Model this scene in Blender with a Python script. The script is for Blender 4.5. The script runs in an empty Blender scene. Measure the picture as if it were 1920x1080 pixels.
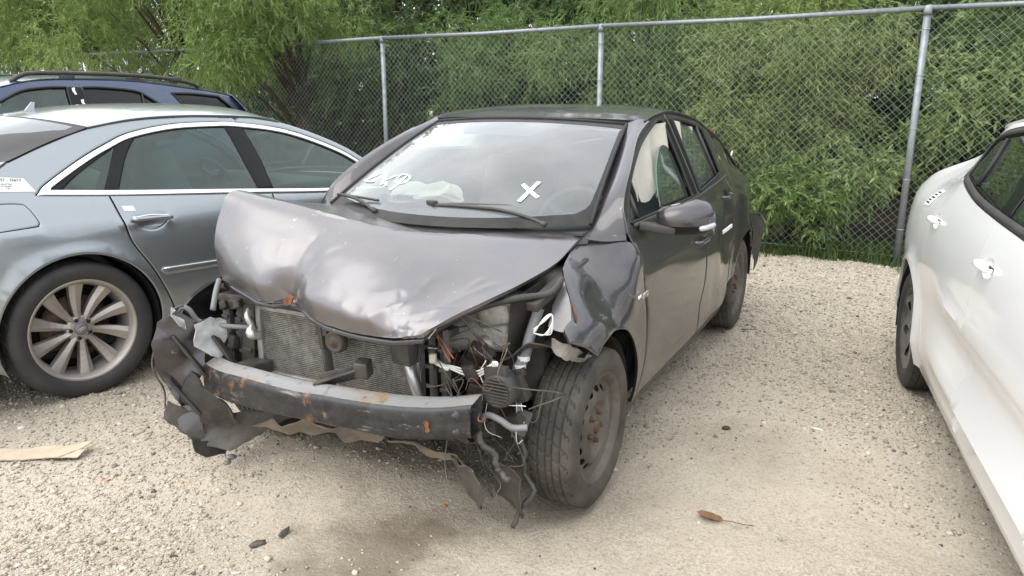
import bpy, bmesh, math, random
import numpy as np
from mathutils import Vector, Matrix
from mathutils.geometry import delaunay_2d_cdt

scene = bpy.context.scene
R = math.radians
rng = np.random.default_rng(7)
random.seed(7)

# ------------------------------------------------------------------ camera
cam_d = bpy.data.cameras.new("camera")
cam = bpy.data.objects.new("camera", cam_d)
scene.collection.objects.link(cam)
cam.location = (0, 0, 1.50)
cam.rotation_euler = (R(90 - 14.2), 0, 0)
cam_d.sensor_width = 36
cam_d.lens = 36 * 1400 / 1920
cam_d.clip_start = 0.05
cam_d.clip_end = 2000
scene.camera = cam

# ------------------------------------------------------------------ sky: bright high overcast
SUN_EL, SUN_AZ = 58, 242          # azimuth measured clockwise from +Y: behind the camera, to the left
world = bpy.data.worlds.new("World")
scene.world = world
world.use_nodes = True
wn, wl = world.node_tree.nodes, world.node_tree.links
wn.clear()
wout = wn.new("ShaderNodeOutputWorld")
sky = wn.new("ShaderNodeTexSky")
sky.sky_type = 'NISHITA'
sky.sun_disc = False
sky.sun_elevation = R(SUN_EL)
sky.sun_rotation = R(SUN_AZ)
sky.dust_density = 3.0
bg1 = wn.new("ShaderNodeBackground")
bg1.inputs['Strength'].default_value = 0.12
wl.new(sky.outputs[0], bg1.inputs['Color'])
tc = wn.new("ShaderNodeTexCoord")
mp = wn.new("ShaderNodeMapping")
mp.inputs['Scale'].default_value = (1.0, 1.0, 2.6)
nz = wn.new("ShaderNodeTexNoise")
nz.inputs['Scale'].default_value = 1.7
nz.inputs['Detail'].default_value = 6
nz.inputs['Roughness'].default_value = 0.55
wl.new(tc.outputs['Generated'], mp.inputs[0])
wl.new(mp.outputs[0], nz.inputs['Vector'])
cr = wn.new("ShaderNodeValToRGB")
cr.color_ramp.elements[0].position = 0.33
cr.color_ramp.elements[0].color = (0.60, 0.64, 0.70, 1)
cr.color_ramp.elements[1].position = 0.68
cr.color_ramp.elements[1].color = (1.0, 1.0, 1.0, 1)
wl.new(nz.outputs[0], cr.inputs[0])
bg2 = wn.new("ShaderNodeBackground")
bg2.inputs['Strength'].default_value = 1.25
wl.new(cr.outputs[0], bg2.inputs['Color'])
mixw = wn.new("ShaderNodeMixShader")
mixw.inputs[0].default_value = 0.85
wl.new(bg1.outputs[0], mixw.inputs[1])
wl.new(bg2.outputs[0], mixw.inputs[2])
wl.new(mixw.outputs[0], wout.inputs[0])

# ------------------------------------------------------------------ sun through thin cloud
sun_d = bpy.data.lights.new("sun", 'SUN')
sun_d.energy = 1.15
sun_d.angle = R(62)
sun_d.color = (1.0, 0.965, 0.91)
sun = bpy.data.objects.new("sun", sun_d)
scene.collection.objects.link(sun)
_d = Vector((math.sin(R(SUN_AZ)) * math.cos(R(SUN_EL)), math.cos(R(SUN_AZ)) * math.cos(R(SUN_EL)), math.sin(R(SUN_EL))))
sun.rotation_euler = _d.to_track_quat('Z', 'Y').to_euler()

# ------------------------------------------------------------------ exposure
vs = scene.view_settings
vs.view_transform = 'Standard'
vs.look = 'None'
vs.exposure = 1.0
vs.gamma = 1.0
vs.use_curve_mapping = False
scene.cycles.max_bounces = 8
scene.cycles.transparent_max_bounces = 16
scene.cycles.diffuse_bounces = 3
scene.cycles.glossy_bounces = 4
scene.cycles.caustics_reflective = False
scene.cycles.caustics_refractive = False

# ================================================================== helpers
COL = scene.collection

def link(o, parent=None):
    COL.objects.link(o)
    if parent is not None:
        o.parent = parent
    return o

def tag(o, label=None, cat=None, group=None, kind=None):
    if label: o["label"] = label
    if cat: o["category"] = cat
    if group: o["group"] = group
    if kind: o["kind"] = kind
    return o

def thing(name, label, cat, loc=(0, 0, 0), rz=0.0, group=None):
    o = bpy.data.objects.new(name, None)
    o.empty_display_size = 0.1
    o.location = loc
    o.rotation_euler = (0, 0, rz)
    link(o)
    return tag(o, label, cat, group)

def mesh_np(name, V, Fq, smooth=True):
    """fast mesh from numpy verts and an (n,3) or (n,4) face array"""
    me = bpy.data.meshes.new(name)
    V = np.asarray(V, np.float32).reshape(-1, 3)
    Fq = np.asarray(Fq, np.int32)
    k = Fq.shape[1]
    me.vertices.add(len(V))
    me.vertices.foreach_set("co", V.ravel())
    me.loops.add(Fq.size)
    me.loops.foreach_set("vertex_index", Fq.ravel())
    me.polygons.add(len(Fq))
    me.polygons.foreach_set("loop_start", np.arange(0, Fq.size, k, dtype=np.int32))
    me.polygons.foreach_set("loop_total", np.full(len(Fq), k, np.int32))
    if smooth:
        me.polygons.foreach_set("use_smooth", np.ones(len(Fq), bool))
    me.update(calc_edges=True)
    me.validate()
    return me

def mobj(name, me, mat, parent=None):
    o = bpy.data.objects.new(name, me)
    if mat is not None and not me.materials:
        me.materials.append(mat)
    return link(o, parent)

class MB:
    """collects simple shapes into ONE mesh object"""
    def __init__(s):
        s.v, s.f, s.sm = [], [], []
    def add(s, V, F, smooth=True):
        b = len(s.v)
        s.v += [tuple(float(c) for c in p) for p in V]
        s.f += [tuple(int(i) + b for i in f) for f in F]
        s.sm += [smooth] * len(F)
        return s
    def box(s, c, d, rot=None, bev=0.0):
        hx, hy, hz = d[0] / 2, d[1] / 2, d[2] / 2
        if bev <= 0:
            P = [Vector((x * hx, y * hy, z * hz)) for x in (-1, 1) for y in (-1, 1) for z in (-1, 1)]
            Fs = [(0, 1, 3, 2), (4, 6, 7, 5), (0, 4, 5, 1), (2, 3, 7, 6), (0, 2, 6, 4), (1, 5, 7, 3)]
        else:
            bm = bmesh.new()
            bmesh.ops.create_cube(bm, size=1)
            for v in bm.verts: v.co = Vector((v.co.x * d[0], v.co.y * d[1], v.co.z * d[2]))
            bmesh.ops.bevel(bm, geom=bm.edges[:], offset=min(bev, .45 * min(d)), segments=2, affect='EDGES', profile=.6)
            bm.verts.index_update()
            P = [v.co.copy() for v in bm.verts]
            Fs = [tuple(v.index for v in f.verts) for f in bm.faces]
            bm.free()
        if rot is not None:
            M = rot if isinstance(rot, Matrix) else Matrix.Rotation(rot[2], 3, 'Z') @ Matrix.Rotation(rot[1], 3, 'Y') @ Matrix.Rotation(rot[0], 3, 'X')
            P = [M @ p for p in P]
        return s.add([p + Vector(c) for p in P], Fs, bev > 0)
    def bar(s, a, b, w, h, bev=0.0):
        a, b = Vector(a), Vector(b)
        d = b - a
        M = d.to_track_quat('X', 'Z').to_matrix()
        return s.box((a + b) / 2, (d.length, w, h), M, bev)
    def tube(s, pts, r, n=8, cap=True):
        P = [Vector(p) for p in pts]
        m = len(P)
        rr = r if hasattr(r, '__len__') else [r] * m
        up = None
        V = []
        for i in range(m):
            t = (P[min(i + 1, m - 1)] - P[max(i - 1, 0)])
            t = t.normalized() if t.length > 1e-9 else Vector((0, 0, 1))
            if up is None:
                up = t.orthogonal().normalized()
            up = (up - t * up.dot(t))
            up = up.normalized() if up.length > 1e-6 else t.orthogonal().normalized()
            sd = t.cross(up)
            for k in range(n):
                a = 2 * math.pi * k / n
                V.append(P[i] + (up * math.cos(a) + sd * math.sin(a)) * rr[i])
        Fs = [(i * n + k, i * n + (k + 1) % n, (i + 1) * n + (k + 1) % n, (i + 1) * n + k) for i in range(m - 1) for k in range(n)]
        if cap:
            Fs.append(tuple(reversed(range(n))))
            Fs.append(tuple((m - 1) * n + k for k in range(n)))
        return s.add(V, Fs)
    def lathe(s, prof, n=32, axis='Y', c=(0, 0, 0)):
        """prof: list of (radius, axial)"""
        V = []
        for (r, y) in prof:
            for k in range(n):
                a = 2 * math.pi * k / n
                q = {'Y': (r * math.cos(a), y, r * math.sin(a)), 'X': (y, r * math.cos(a), r * math.sin(a)), 'Z': (r * math.cos(a), r * math.sin(a), y)}[axis]
                V.append((q[0] + c[0], q[1] + c[1], q[2] + c[2]))
        m = len(prof)
        Fs = [(i * n + k, i * n + (k + 1) % n, (i + 1) * n + (k + 1) % n, (i + 1) * n + k) for i in range(m - 1) for k in range(n)]
        if axis in 'XZ':
            Fs = [tuple(reversed(f)) for f in Fs]
        return s.add(V, Fs)
    def prism(s, poly, a, b, f):
        """polygon extruded between parameters a and b; f(u, v, t) gives the point"""
        n = len(poly)
        V = [f(u, v, a) for u, v in poly] + [f(u, v, b) for u, v in poly]
        Fs = [tuple(reversed(range(n))), tuple(range(n, 2 * n))] + [(i, (i + 1) % n, n + (i + 1) % n, n + i) for i in range(n)]
        return s.add(V, Fs, False)
    def build(s, name, mat, parent=None, loc=None):
        me = bpy.data.meshes.new(name)
        me.from_pydata(s.v, [], s.f)
        me.polygons.foreach_set("use_smooth", np.array(s.sm, bool))
        me.update()
        bm = bmesh.new(); bm.from_mesh(me)
        bmesh.ops.recalc_face_normals(bm, faces=bm.faces[:])
        bm.to_mesh(me); bm.free()
        o = mobj(name, me, mat, parent)
        if loc is not None: o.location = loc
        return o

def copy_tree(o, parent=None):
    c = o.copy()
    COL.objects.link(c)
    c.parent = parent
    for ch in list(o.children):
        copy_tree(ch, c)
    return c

# ---- curves
def crm(P, n, closed=False):
    """Catmull-Rom through points, n samples per span"""
    P = np.asarray(P, float)
    m = len(P)
    out = []
    for i in range(m if closed else m - 1):
        if closed:
            p0, p1, p2, p3 = P[(i - 1) % m], P[i], P[(i + 1) % m], P[(i + 2) % m]
        else:
            p1, p2 = P[i], P[i + 1]
            p0 = P[i - 1] if i > 0 else 2 * p1 - p2
            p3 = P[i + 2] if i + 2 < m else 2 * p2 - p1
        t = (np.arange(n) / n)[:, None]
        out.append(0.5 * ((2 * p1) + (-p0 + p2) * t + (2 * p0 - 5 * p1 + 4 * p2 - p3) * t ** 2 + (-p0 + 3 * p1 - 3 * p2 + p3) * t ** 3))
    if not closed:
        out.append(P[-1:])
    return np.concatenate(out)

def spl(knots):
    """smooth 1-D interpolator through (x, y) knots (monotone cubic Hermite)"""
    K = np.array(sorted(knots), float)
    X, Y = K[:, 0], K[:, 1]
    h = np.diff(X); d = np.diff(Y) / h
    m = np.zeros(len(X))
    m[0], m[-1] = d[0], d[-1]
    for i in range(1, len(X) - 1):
        if d[i - 1] * d[i] > 0:
            w1, w2 = 2 * h[i] + h[i - 1], h[i] + 2 * h[i - 1]
            m[i] = (w1 + w2) / (w1 / d[i - 1] + w2 / d[i])
    def f(x):
        x = np.asarray(x, float)
        xc = np.clip(x, X[0], X[-1])
        i = np.clip(np.searchsorted(X, xc) - 1, 0, len(X) - 2)
        t = (xc - X[i]) / h[i]
        t2, t3 = t * t, t ** 3
        return (2 * t3 - 3 * t2 + 1) * Y[i] + (t3 - 2 * t2 + t) * h[i] * m[i] + (-2 * t3 + 3 * t2) * Y[i + 1] + (t3 - t2) * h[i] * m[i + 1]
    return f

def bicubic(G, nu, nv):
    """Catmull-Rom surface through a control grid -> dense (a, b, 3)"""
    G = np.asarray(G, float)
    A = np.stack([crm(G[:, j], nu) for j in range(G.shape[1])], 1)
    return np.stack([crm(A[i], nv) for i in range(A.shape[0])], 0)

def grid_mesh(name, P, flip=False):
    a, b = P.shape[:2]
    I = np.arange(a * b).reshape(a, b)
    Fq = np.stack([I[:-1, :-1], I[1:, :-1], I[1:, 1:], I[:-1, 1:]], -1).reshape(-1, 4)
    if flip: Fq = Fq[:, ::-1]
    return mesh_np(name, P.reshape(-1, 3), Fq)

def solid(o, t, offset=-1.0):
    m = o.modifiers.new("thickness", 'SOLIDIFY')
    m.thickness = t
    m.offset = offset
    m.use_even_offset = False
    e = o.modifiers.new("crisp_edges", 'EDGE_SPLIT')
    e.split_angle = R(50)
    return o

def surf(name, P, mat, parent=None, flip=False, t=0.0):
    o = mobj(name, grid_mesh(name, np.asarray(P), flip), mat, parent)
    if t: solid(o, t)
    return o

def path(*segs):
    """closed outline from smoothed open segments (each a list of 2-D points); a segment of two points stays straight"""
    out = []
    for sgm in segs:
        sgm = np.asarray(sgm, float)
        c = crm(sgm, 8) if len(sgm) > 2 else sgm
        for p in c:
            if not out or np.hypot(*(p - out[-1])) > 1e-4:
                out.append(p)
    if np.hypot(*(out[0] - out[-1])) < 1e-4: out.pop()
    return np.array(out)

def resample(L, step):
    L = np.asarray(L)
    out = []
    n = len(L)
    for i in range(n):
        a, b = L[i], L[(i + 1) % n]
        k = max(1, int(math.ceil(np.hypot(*(b - a)) / step)))
        for j in range(k):
            out.append(a + (b - a) * j / k)
    return np.array(out)

def inside(L, Q):
    x, y = Q[:, 0], Q[:, 1]
    r = np.zeros(len(Q), bool)
    n = len(L)
    for i in range(n):
        (x0, y0), (x1, y1) = L[i], L[(i + 1) % n]
        if y0 == y1: continue
        c = ((y0 > y) != (y1 > y)) & (x < (x1 - x0) * (y - y0) / (y1 - y0) + x0)
        r ^= c
    return r

def bdist(L, Q):
    d = np.full(len(Q), 1e9)
    n = len(L)
    for i in range(n):
        a, b = L[i], L[(i + 1) % n]
        ab = b - a
        l2 = max(ab @ ab, 1e-12)
        t = np.clip(((Q - a) @ ab) / l2, 0, 1)
        d = np.minimum(d, np.hypot(*(Q - a - t[:, None] * ab).T))
    return d

def cdt_panel(outer, holes=(), step=0.05, edge=0.004):
    """triangulates an outline with holes; returns 2-D points, triangles, distance of each point to the edge"""
    bs = min(step, .03)
    loops = [resample(l, bs) for l in [outer] + list(holes)]
    pts, edges = [], []
    for l in loops:
        b = sum(len(p) for p in pts)
        n = len(l)
        pts.append(l)
        edges += [(b + i, b + (i + 1) % n) for i in range(n)]
    def ok(Q, mind):
        m = inside(loops[0], Q)
        for l in loops[1:]: m &= ~inside(l, Q)
        Q = Q[m]
        if not len(Q): return Q
        d = np.min([bdist(l, Q) for l in loops], 0)
        return Q[d > mind]
    for l in loops:                      # rings just inside every border carry the rolled edge
        tn = np.roll(l, -1, 0) - np.roll(l, 1, 0)
        tn /= np.maximum(np.hypot(*tn.T), 1e-9)[:, None]
        nr = np.stack([-tn[:, 1], tn[:, 0]], 1)
        for off in (edge, 3 * edge):
            for sg in (1, -1):
                pts.append(ok(l + sg * nr * off, off * .8))
    lo, hi = loops[0].min(0), loops[0].max(0)
    gx, gy = np.meshgrid(np.arange(lo[0], hi[0], step), np.arange(lo[1], hi[1], step), indexing='ij')
    gx = gx + (np.arange(gx.shape[1]) % 2)[None, :] * step * .5
    pts.append(ok(np.stack([gx.ravel(), gy.ravel()], 1), max(.4 * step, 4 * edge)))
    P = np.concatenate([p for p in pts if len(p)])
    vo, eo, fo, _, _, _ = delaunay_2d_cdt([Vector(p) for p in P], edges, [], 0, 1e-6)
    V = np.array([tuple(v) for v in vo])
    T = np.array([f for f in fo if len(f) == 3])
    c = V[T].mean(1)
    m = inside(loops[0], c)
    for l in loops[1:]: m &= ~inside(l, c)
    T = T[m]
    d = np.min([bdist(l, V) for l in loops], 0)
    return V, T, d

def panel(name, outer, S, mat, parent, side=1, holes=(), step=.05, edge=.004, roll=.004, t=.012, deform=None, lift=0.0):
    """a body panel: outline in the car's (x, z) plane laid on the side surface y = S(x, z)"""
    V, T, d = cdt_panel(outer, holes, step, edge)
    y = S(V[:, 0], V[:, 1]) + lift - roll * np.clip(1 - d / (2.5 * edge), 0, 1) ** 2
    P = np.stack([V[:, 0], y, V[:, 1]], 1)
    if deform is not None: P = deform(P)
    P[:, 1] *= side
    a, b, c = P[T[:, 0]], P[T[:, 1]], P[T[:, 2]]
    nrm = np.cross(b - a, c - a)[:, 1].sum()
    if nrm * side < 0: T = T[:, ::-1]
    o = mobj(name, mesh_np(name, P, T), mat, parent)
    if t: solid(o, t)
    return o

def ngon_text(name, text, size, mat, parent, M, extrude=.0006, shear=0.0):
    cu = bpy.data.curves.new(name, 'FONT')
    cu.body = text
    cu.size = size
    cu.extrude = extrude
    cu.shear = shear
    cu.align_x = 'CENTER'; cu.align_y = 'CENTER'
    tmp = bpy.data.objects.new(name, cu)
    COL.objects.link(tmp)
    dg = bpy.context.evaluated_depsgraph_get()
    me = bpy.data.meshes.new_from_object(tmp.evaluated_get(dg))
    bpy.data.objects.remove(tmp)
    me.name = name
    me.materials.clear(); me.materials.append(mat)
    me.transform(M)
    o = bpy.data.objects.new(name, me)
    return link(o, parent)

def nz3(P, sc, seed=0, oct=3):
    """cheap smooth pseudo-noise, roughly -1..1"""
    r = np.random.default_rng(seed)
    out = np.zeros(len(P)); amp = 1.0; tot = 0
    for o in range(oct):
        for k in range(4):
            w = r.normal(size=3); w /= np.linalg.norm(w)
            out += amp * .5 * np.sin((P @ w) * sc * 2 ** o * r.uniform(.7, 1.4) * 2 * math.pi + r.uniform(0, 6.3))
        tot += amp; amp *= .5
    return out / tot

# ================================================================== materials (all procedural)
def newmat(name):
    m = bpy.data.materials.new(name)
    m.use_nodes = True
    nt = m.node_tree
    nt.nodes.clear()
    out = nt.nodes.new("ShaderNodeOutputMaterial")
    return m, nt, out

def N(nt, t, **kw):
    n = nt.nodes.new("ShaderNode" + t)
    for k, v in kw.items():
        if k in n.inputs: n.inputs[k].default_value = v
        else: setattr(n, k, v)
    return n

def noise(nt, scale, detail=4, rough=.55, coord='Object', stretch=None):
    tc = N(nt, "TexCoord")
    n = N(nt, "TexNoise", Scale=scale, Detail=detail, Roughness=rough)
    if stretch:
        mp = N(nt, "Mapping"); mp.inputs['Scale'].default_value = stretch
        nt.links.new(tc.outputs[coord], mp.inputs[0]); nt.links.new(mp.outputs[0], n.inputs['Vector'])
    else:
        nt.links.new(tc.outputs[coord], n.inputs['Vector'])
    return n.outputs[0]

def ramp(nt, fac, stops):
    r = N(nt, "ValToRGB")
    e = r.color_ramp.elements
    while len(e) < len(stops): e.new(.5)
    for k, (p, c) in enumerate(stops):
        e[k].position = p
        e[k].color = (c, c, c, 1) if not hasattr(c, '__len__') else (*c, 1)
    nt.links.new(fac, r.inputs[0])
    return r.outputs[0]

def mixc(nt, fac, a, b, mode='MIX'):
    m = N(nt, "Mix", data_type='RGBA', blend_type=mode)
    for s, v in ((0, fac), (6, a), (7, b)):
        if hasattr(v, 'is_linked') or isinstance(v, bpy.types.NodeSocket): nt.links.new(v, m.inputs[s])
        else: m.inputs[s].default_value = v if not hasattr(v, '__len__') else (*v, 1)
    return m.outputs[2]

def mathn(nt, op, a, b=0.0):
    m = N(nt, "Math", operation=op)
    for s, v in ((0, a), (1, b)):
        if isinstance(v, bpy.types.NodeSocket): nt.links.new(v, m.inputs[s])
        else: m.inputs[s].default_value = v
    return m.outputs[0]

def bumpn(nt, h, strength, dist):
    b = N(nt, "Bump", Strength=strength, Distance=dist)
    nt.links.new(h, b.inputs['Height'])
    return b.outputs[0]

def setin(nt, sh, name, v):
    if isinstance(v, bpy.types.NodeSocket): nt.links.new(v, sh.inputs[name])
    else: sh.inputs[name].default_value = (*v, 1) if hasattr(v, '__len__') and len(v) == 3 else v

def simple(name, col, rough=.5, metal=0.0, var=.15, vscale=8, bump=0.0, bscale=60, coat=0.0, spec=.5, dust=0.0, dustcol=(.42, .36, .28), dscale=9):
    """plain material with patchy tone, optional dust and fine relief"""
    m, nt, out = newmat(name)
    sh = N(nt, "BsdfPrincipled")
    n1 = noise(nt, vscale, 5)
    c = mixc(nt, ramp(nt, n1, [(.3, 0), (.7, 1)]), tuple(x * (1 - var) for x in col), tuple(min(1, x * (1 + var)) for x in col))
    r = rough
    if dust:
        n2 = noise(nt, dscale, 8, .65)
        df = mathn(nt, 'MULTIPLY', ramp(nt, n2, [(.38, .25), (.66, 1)]), dust)
        c = mixc(nt, df, c, dustcol)
        rr = mathn(nt, 'MULTIPLY', df, max(0, .85 - rough))
        r = mathn(nt, 'ADD', rr, rough)
        setin(nt, sh, 'Metallic', mathn(nt, 'MULTIPLY', mathn(nt, 'SUBTRACT', 1.0, df), metal))
    else:
        setin(nt, sh, 'Metallic', metal)
    setin(nt, sh, 'Base Color', c)
    setin(nt, sh, 'Roughness', r)
    setin(nt, sh, 'Specular IOR Level', spec)
    setin(nt, sh, 'Coat Weight', coat)
    sh.inputs['Coat Roughness'].default_value = .08
    if bump:
        setin(nt, sh, 'Normal', bumpn(nt, noise(nt, bscale, 6, .6), bump, .01))
    nt.links.new(sh.outputs[0], out.inputs[0])
    return m

def paint(name, col, metal=.45, rough=.38, dirt=.35, lowdirt=.5, ztop=.62, dirtcol=(.34, .29, .225), coatr=.045, scratch=.0):
    """metallic car paint under a clear coat, with settled dust and road dirt thrown up from below"""
    m, nt, out = newmat(name)
    sh = N(nt, "BsdfPrincipled")
    tc = N(nt, "TexCoord")
    fl = N(nt, "TexNoise", Scale=900, Detail=1)
    nt.links.new(tc.outputs['Object'], fl.inputs['Vector'])
    base = mixc(nt, fl.outputs[0], tuple(x * .8 for x in col), tuple(min(1, x * 1.22) for x in col))
    n1 = noise(nt, 5, 9, .68)
    n2 = noise(nt, 2.0, 4, .5, stretch=(1, 1, .35))
    d1 = mathn(nt, 'MULTIPLY', ramp(nt, n1, [(.42, 0), (.75, 1)]), dirt)
    sep = N(nt, "SeparateXYZ")
    nt.links.new(tc.outputs['Object'], sep.inputs[0])
    zz = N(nt, "MapRange")
    zz.inputs['From Min'].default_value = .15; zz.inputs['From Max'].default_value = ztop
    zz.inputs['To Min'].default_value = 1; zz.inputs['To Max'].default_value = 0
    nt.links.new(mathn(nt, 'ADD', sep.outputs[2], mathn(nt, 'MULTIPLY', mathn(nt, 'SUBTRACT', n2, .5), .5)), zz.inputs[0])
    d2 = mathn(nt, 'MULTIPLY', mathn(nt, 'MULTIPLY', zz.outputs[0], ramp(nt, n1, [(.25, .45), (.7, 1)])), lowdirt)
    d = mathn(nt, 'MAXIMUM', d1, d2)
    c = mixc(nt, d, base, dirtcol)
    if scratch:
        s1 = noise(nt, 5, 4, .6, stretch=(14, 1.2, 14)); s2 = noise(nt, 4, 3, .6, stretch=(1.0, 16, 6)); s3 = noise(nt, 38, 3, .5)
        sc = mathn(nt, 'MAXIMUM', ramp(nt, s1, [(.70, 0), (.73, 1)]), mathn(nt, 'MAXIMUM', ramp(nt, s2, [(.71, 0), (.74, 1)]), ramp(nt, s3, [(.735, 0), (.75, 1)])))
        c = mixc(nt, mathn(nt, 'MULTIPLY', sc, scratch), c, (.42, .41, .41))
    setin(nt, sh, 'Base Color', c)
    setin(nt, sh, 'Metallic', mathn(nt, 'MULTIPLY', mathn(nt, 'SUBTRACT', 1.0, d), metal))
    setin(nt, sh, 'Roughness', mathn(nt, 'ADD', mathn(nt, 'MULTIPLY', d, .45), rough))
    setin(nt, sh, 'Coat Weight', mathn(nt, 'SUBTRACT', 1.0, d))
    setin(nt, sh, 'Coat Roughness', mathn(nt, 'ADD', mathn(nt, 'MULTIPLY', d1, .25), coatr))
    setin(nt, sh, 'Coat Normal', bumpn(nt, noise(nt, 260, 2), .03, .002))
    nt.links.new(sh.outputs[0], out.inputs[0])
    return m

def glass(name, tint=(.75, .82, .80), dust=.08, ior=1.5, dustcol=(.75, .76, .74), boost=1.0):
    """thin automotive glass: fresnel mirror over a tinted see-through layer, with a film of dust that can also paint in reflected sky"""
    m, nt, out = newmat(name)
    tr = N(nt, "BsdfTransparent"); tr.inputs[0].default_value = (*tint, 1)
    gl = N(nt, "BsdfGlossy", Roughness=.015)
    fr = N(nt, "Fresnel", IOR=ior)
    geo = N(nt, "NewGeometry")          # the thin pane mirrors alike from both faces
    mr = N(nt, "MapRange"); mr.inputs['To Min'].default_value = ior; mr.inputs['To Max'].default_value = 1 / ior
    nt.links.new(geo.outputs['Backfacing'], mr.inputs[0]); nt.links.new(mr.outputs[0], fr.inputs['IOR'])
    f2 = mathn(nt, 'MINIMUM', mathn(nt, 'MULTIPLY', fr.outputs[0], 1.75 * boost), 1.0)
    mx = N(nt, "MixShader")
    nt.links.new(f2, mx.inputs[0]); nt.links.new(tr.outputs[0], mx.inputs[1]); nt.links.new(gl.outputs[0], mx.inputs[2])
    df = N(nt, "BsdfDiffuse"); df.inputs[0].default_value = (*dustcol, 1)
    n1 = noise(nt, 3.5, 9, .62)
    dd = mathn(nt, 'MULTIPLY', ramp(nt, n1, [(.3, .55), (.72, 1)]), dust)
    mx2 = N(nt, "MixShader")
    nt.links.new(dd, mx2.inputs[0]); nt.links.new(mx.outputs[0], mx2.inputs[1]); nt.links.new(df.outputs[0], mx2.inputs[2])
    nt.links.new(mx2.outputs[0], out.inputs[0])
    return m

M = {}
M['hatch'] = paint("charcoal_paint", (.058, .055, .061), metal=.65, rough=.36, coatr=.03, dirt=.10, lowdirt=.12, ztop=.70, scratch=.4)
M['hood'] = paint("charcoal_sky_lit_paint", (.165, .158, .166), metal=.8, rough=.38, dirt=.22, lowdirt=0, coatr=.19, scratch=.55)  # body paint lightened to hold the sky reflected on the hood
M['sedan'] = paint("blue_grey_silver_paint", (.30, .328, .345), metal=.8, rough=.36, dirt=.10, lowdirt=.45, ztop=.55)
M['suv'] = paint("blue_paint", (.036, .056, .115), metal=.5, rough=.36, dirt=.10, lowdirt=.3)
M['white'] = paint("white_paint", (.84, .84, .83), metal=0.0, rough=.35, dirt=.05, lowdirt=.22, ztop=.5, dirtcol=(.55, .5, .42))
M['chrome'] = simple("satin_chrome", (.80, .80, .80), .16, 1.0, var=.05)
M['black_plastic'] = simple("black_plastic", (.022, .022, .024), .45, var=.25, bump=.15, bscale=220, dust=.10)
M['dusty_plastic'] = simple("dusty_black_plastic", (.03, .03, .033), .5, var=.3, dust=.22, bump=.3, bscale=40)
M['muddy_plastic'] = simple("mud_caked_plastic", (.07, .065, .06), .7, var=.3, dust=.85, dustcol=(.33, .265, .19), bump=.6, bscale=30, dscale=5)
M['gloss_black'] = simple("gloss_black_trim", (.008, .008, .009), .30, var=.1, spec=.25)
M['rubber_seal'] = simple("rubber_seal", (.015, .015, .016), .6, var=.2)
M['tyre'] = simple("dusty_tyre_rubber", (.028, .027, .026), .75, var=.25, dust=.34, dustcol=(.23, .195, .15), bump=.25, bscale=120, dscale=7)
M['tyre_clean'] = simple("tyre_rubber", (.022, .022, .023), .62, var=.25, dust=.12, dustcol=(.25, .22, .18), bump=.2, bscale=120, dscale=6)
M['steel_wheel'] = simple("dusty_steel_wheel", (.05, .048, .047), .5, .3, var=.3, dust=.6, dustcol=(.23, .20, .165), bump=.2, bscale=70, dscale=6)
M['alloy'] = simple("grey_alloy", (.42, .39, .36), .34, .75, var=.1, dust=.25, dustcol=(.32, .27, .22))
M['hubcap'] = simple("grey_hubcap", (.20, .20, .21), .32, .5, var=.15, dust=.25, dustcol=(.3, .26, .22))
M['rust'] = simple("rust", (.17, .07, .028), .85, var=.5, vscale=30, bump=.5, bscale=80)
M['brake'] = simple("rusty_disc", (.12, .08, .055), .6, .5, var=.5, vscale=25)
M['dark_metal'] = simple("black_painted_steel", (.03, .03, .033), .42, .2, var=.35, dust=.32, dustcol=(.28, .23, .18), bump=.15, bscale=60)
M['alu'] = simple("cast_aluminium", (.48, .47, .45), .48, .8, var=.3, vscale=14, dust=.45, dustcol=(.22, .19, .15), bump=.5, bscale=45)
M['bright_alu'] = simple("bright_aluminium", (.62, .62, .61), .33, .9, var=.15, dust=.2)
M['grime'] = simple("engine_bay_grime", (.02, .019, .018), .65, var=.4, vscale=14, dust=.35, dustcol=(.13, .105, .08), bump=.5, bscale=35)
M['inner'] = simple("black_inner_body", (.010, .010, .011), .8, var=.3)
M['white_wire'] = simple("white_wire", (.75, .74, .70), .5, var=.1)
M['copper_wire'] = simple("brown_wire", (.20, .085, .045), .6, var=.3)
M['black_wire'] = simple("black_wire", (.02, .02, .021), .55, var=.3, dust=.25)
M['grey_wire'] = simple("grey_hose", (.16, .18, .20), .5, var=.2, dust=.3)
M['airbag'] = simple("airbag_cloth", (.50, .47, .40), .85, var=.1, vscale=12, bump=.3, bscale=25)
M['grey_cloth'] = simple("grey_seat_cloth", (.17, .17, .175), .9, var=.2, bump=.2, bscale=200)
M['beige'] = simple("beige_leather", (.42, .33, .22), .6, var=.12)
M['tan_cloth'] = simple("salmon_cloth", (.45, .20, .13), .85, var=.2)
M['pale_teal'] = simple("pale_teal_matte", (.35, .55, .50), .6, var=.1)
M['dash'] = simple("grey_dashboard", (.055, .057, .06), .65, var=.15, bump=.2, bscale=150)
def penmat():
    m, nt, out = newmat("white_paint_marker")
    df = N(nt, "BsdfDiffuse"); df.inputs[0].default_value = (.84, .84, .84, 1)
    tr = N(nt, "BsdfTransparent")
    mx = N(nt, "MixShader")
    nt.links.new(ramp(nt, noise(nt, 95, 5, .7, stretch=(1, 1, .35)), [(.36, .25), (.48, 1)]), mx.inputs[0])
    nt.links.new(tr.outputs[0], mx.inputs[1]); nt.links.new(df.outputs[0], mx.inputs[2])
    nt.links.new(mx.outputs[0], out.inputs[0])
    return m
M['white_paint_pen'] = penmat()
M['frit'] = simple("black_ceramic_border", (.010, .010, .011), .30, var=.1, spec=.3, dust=.06)
M['lens'] = simple("clear_grey_lens", (.45, .46, .47), .12, .3, var=.15, coat=1)
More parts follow.
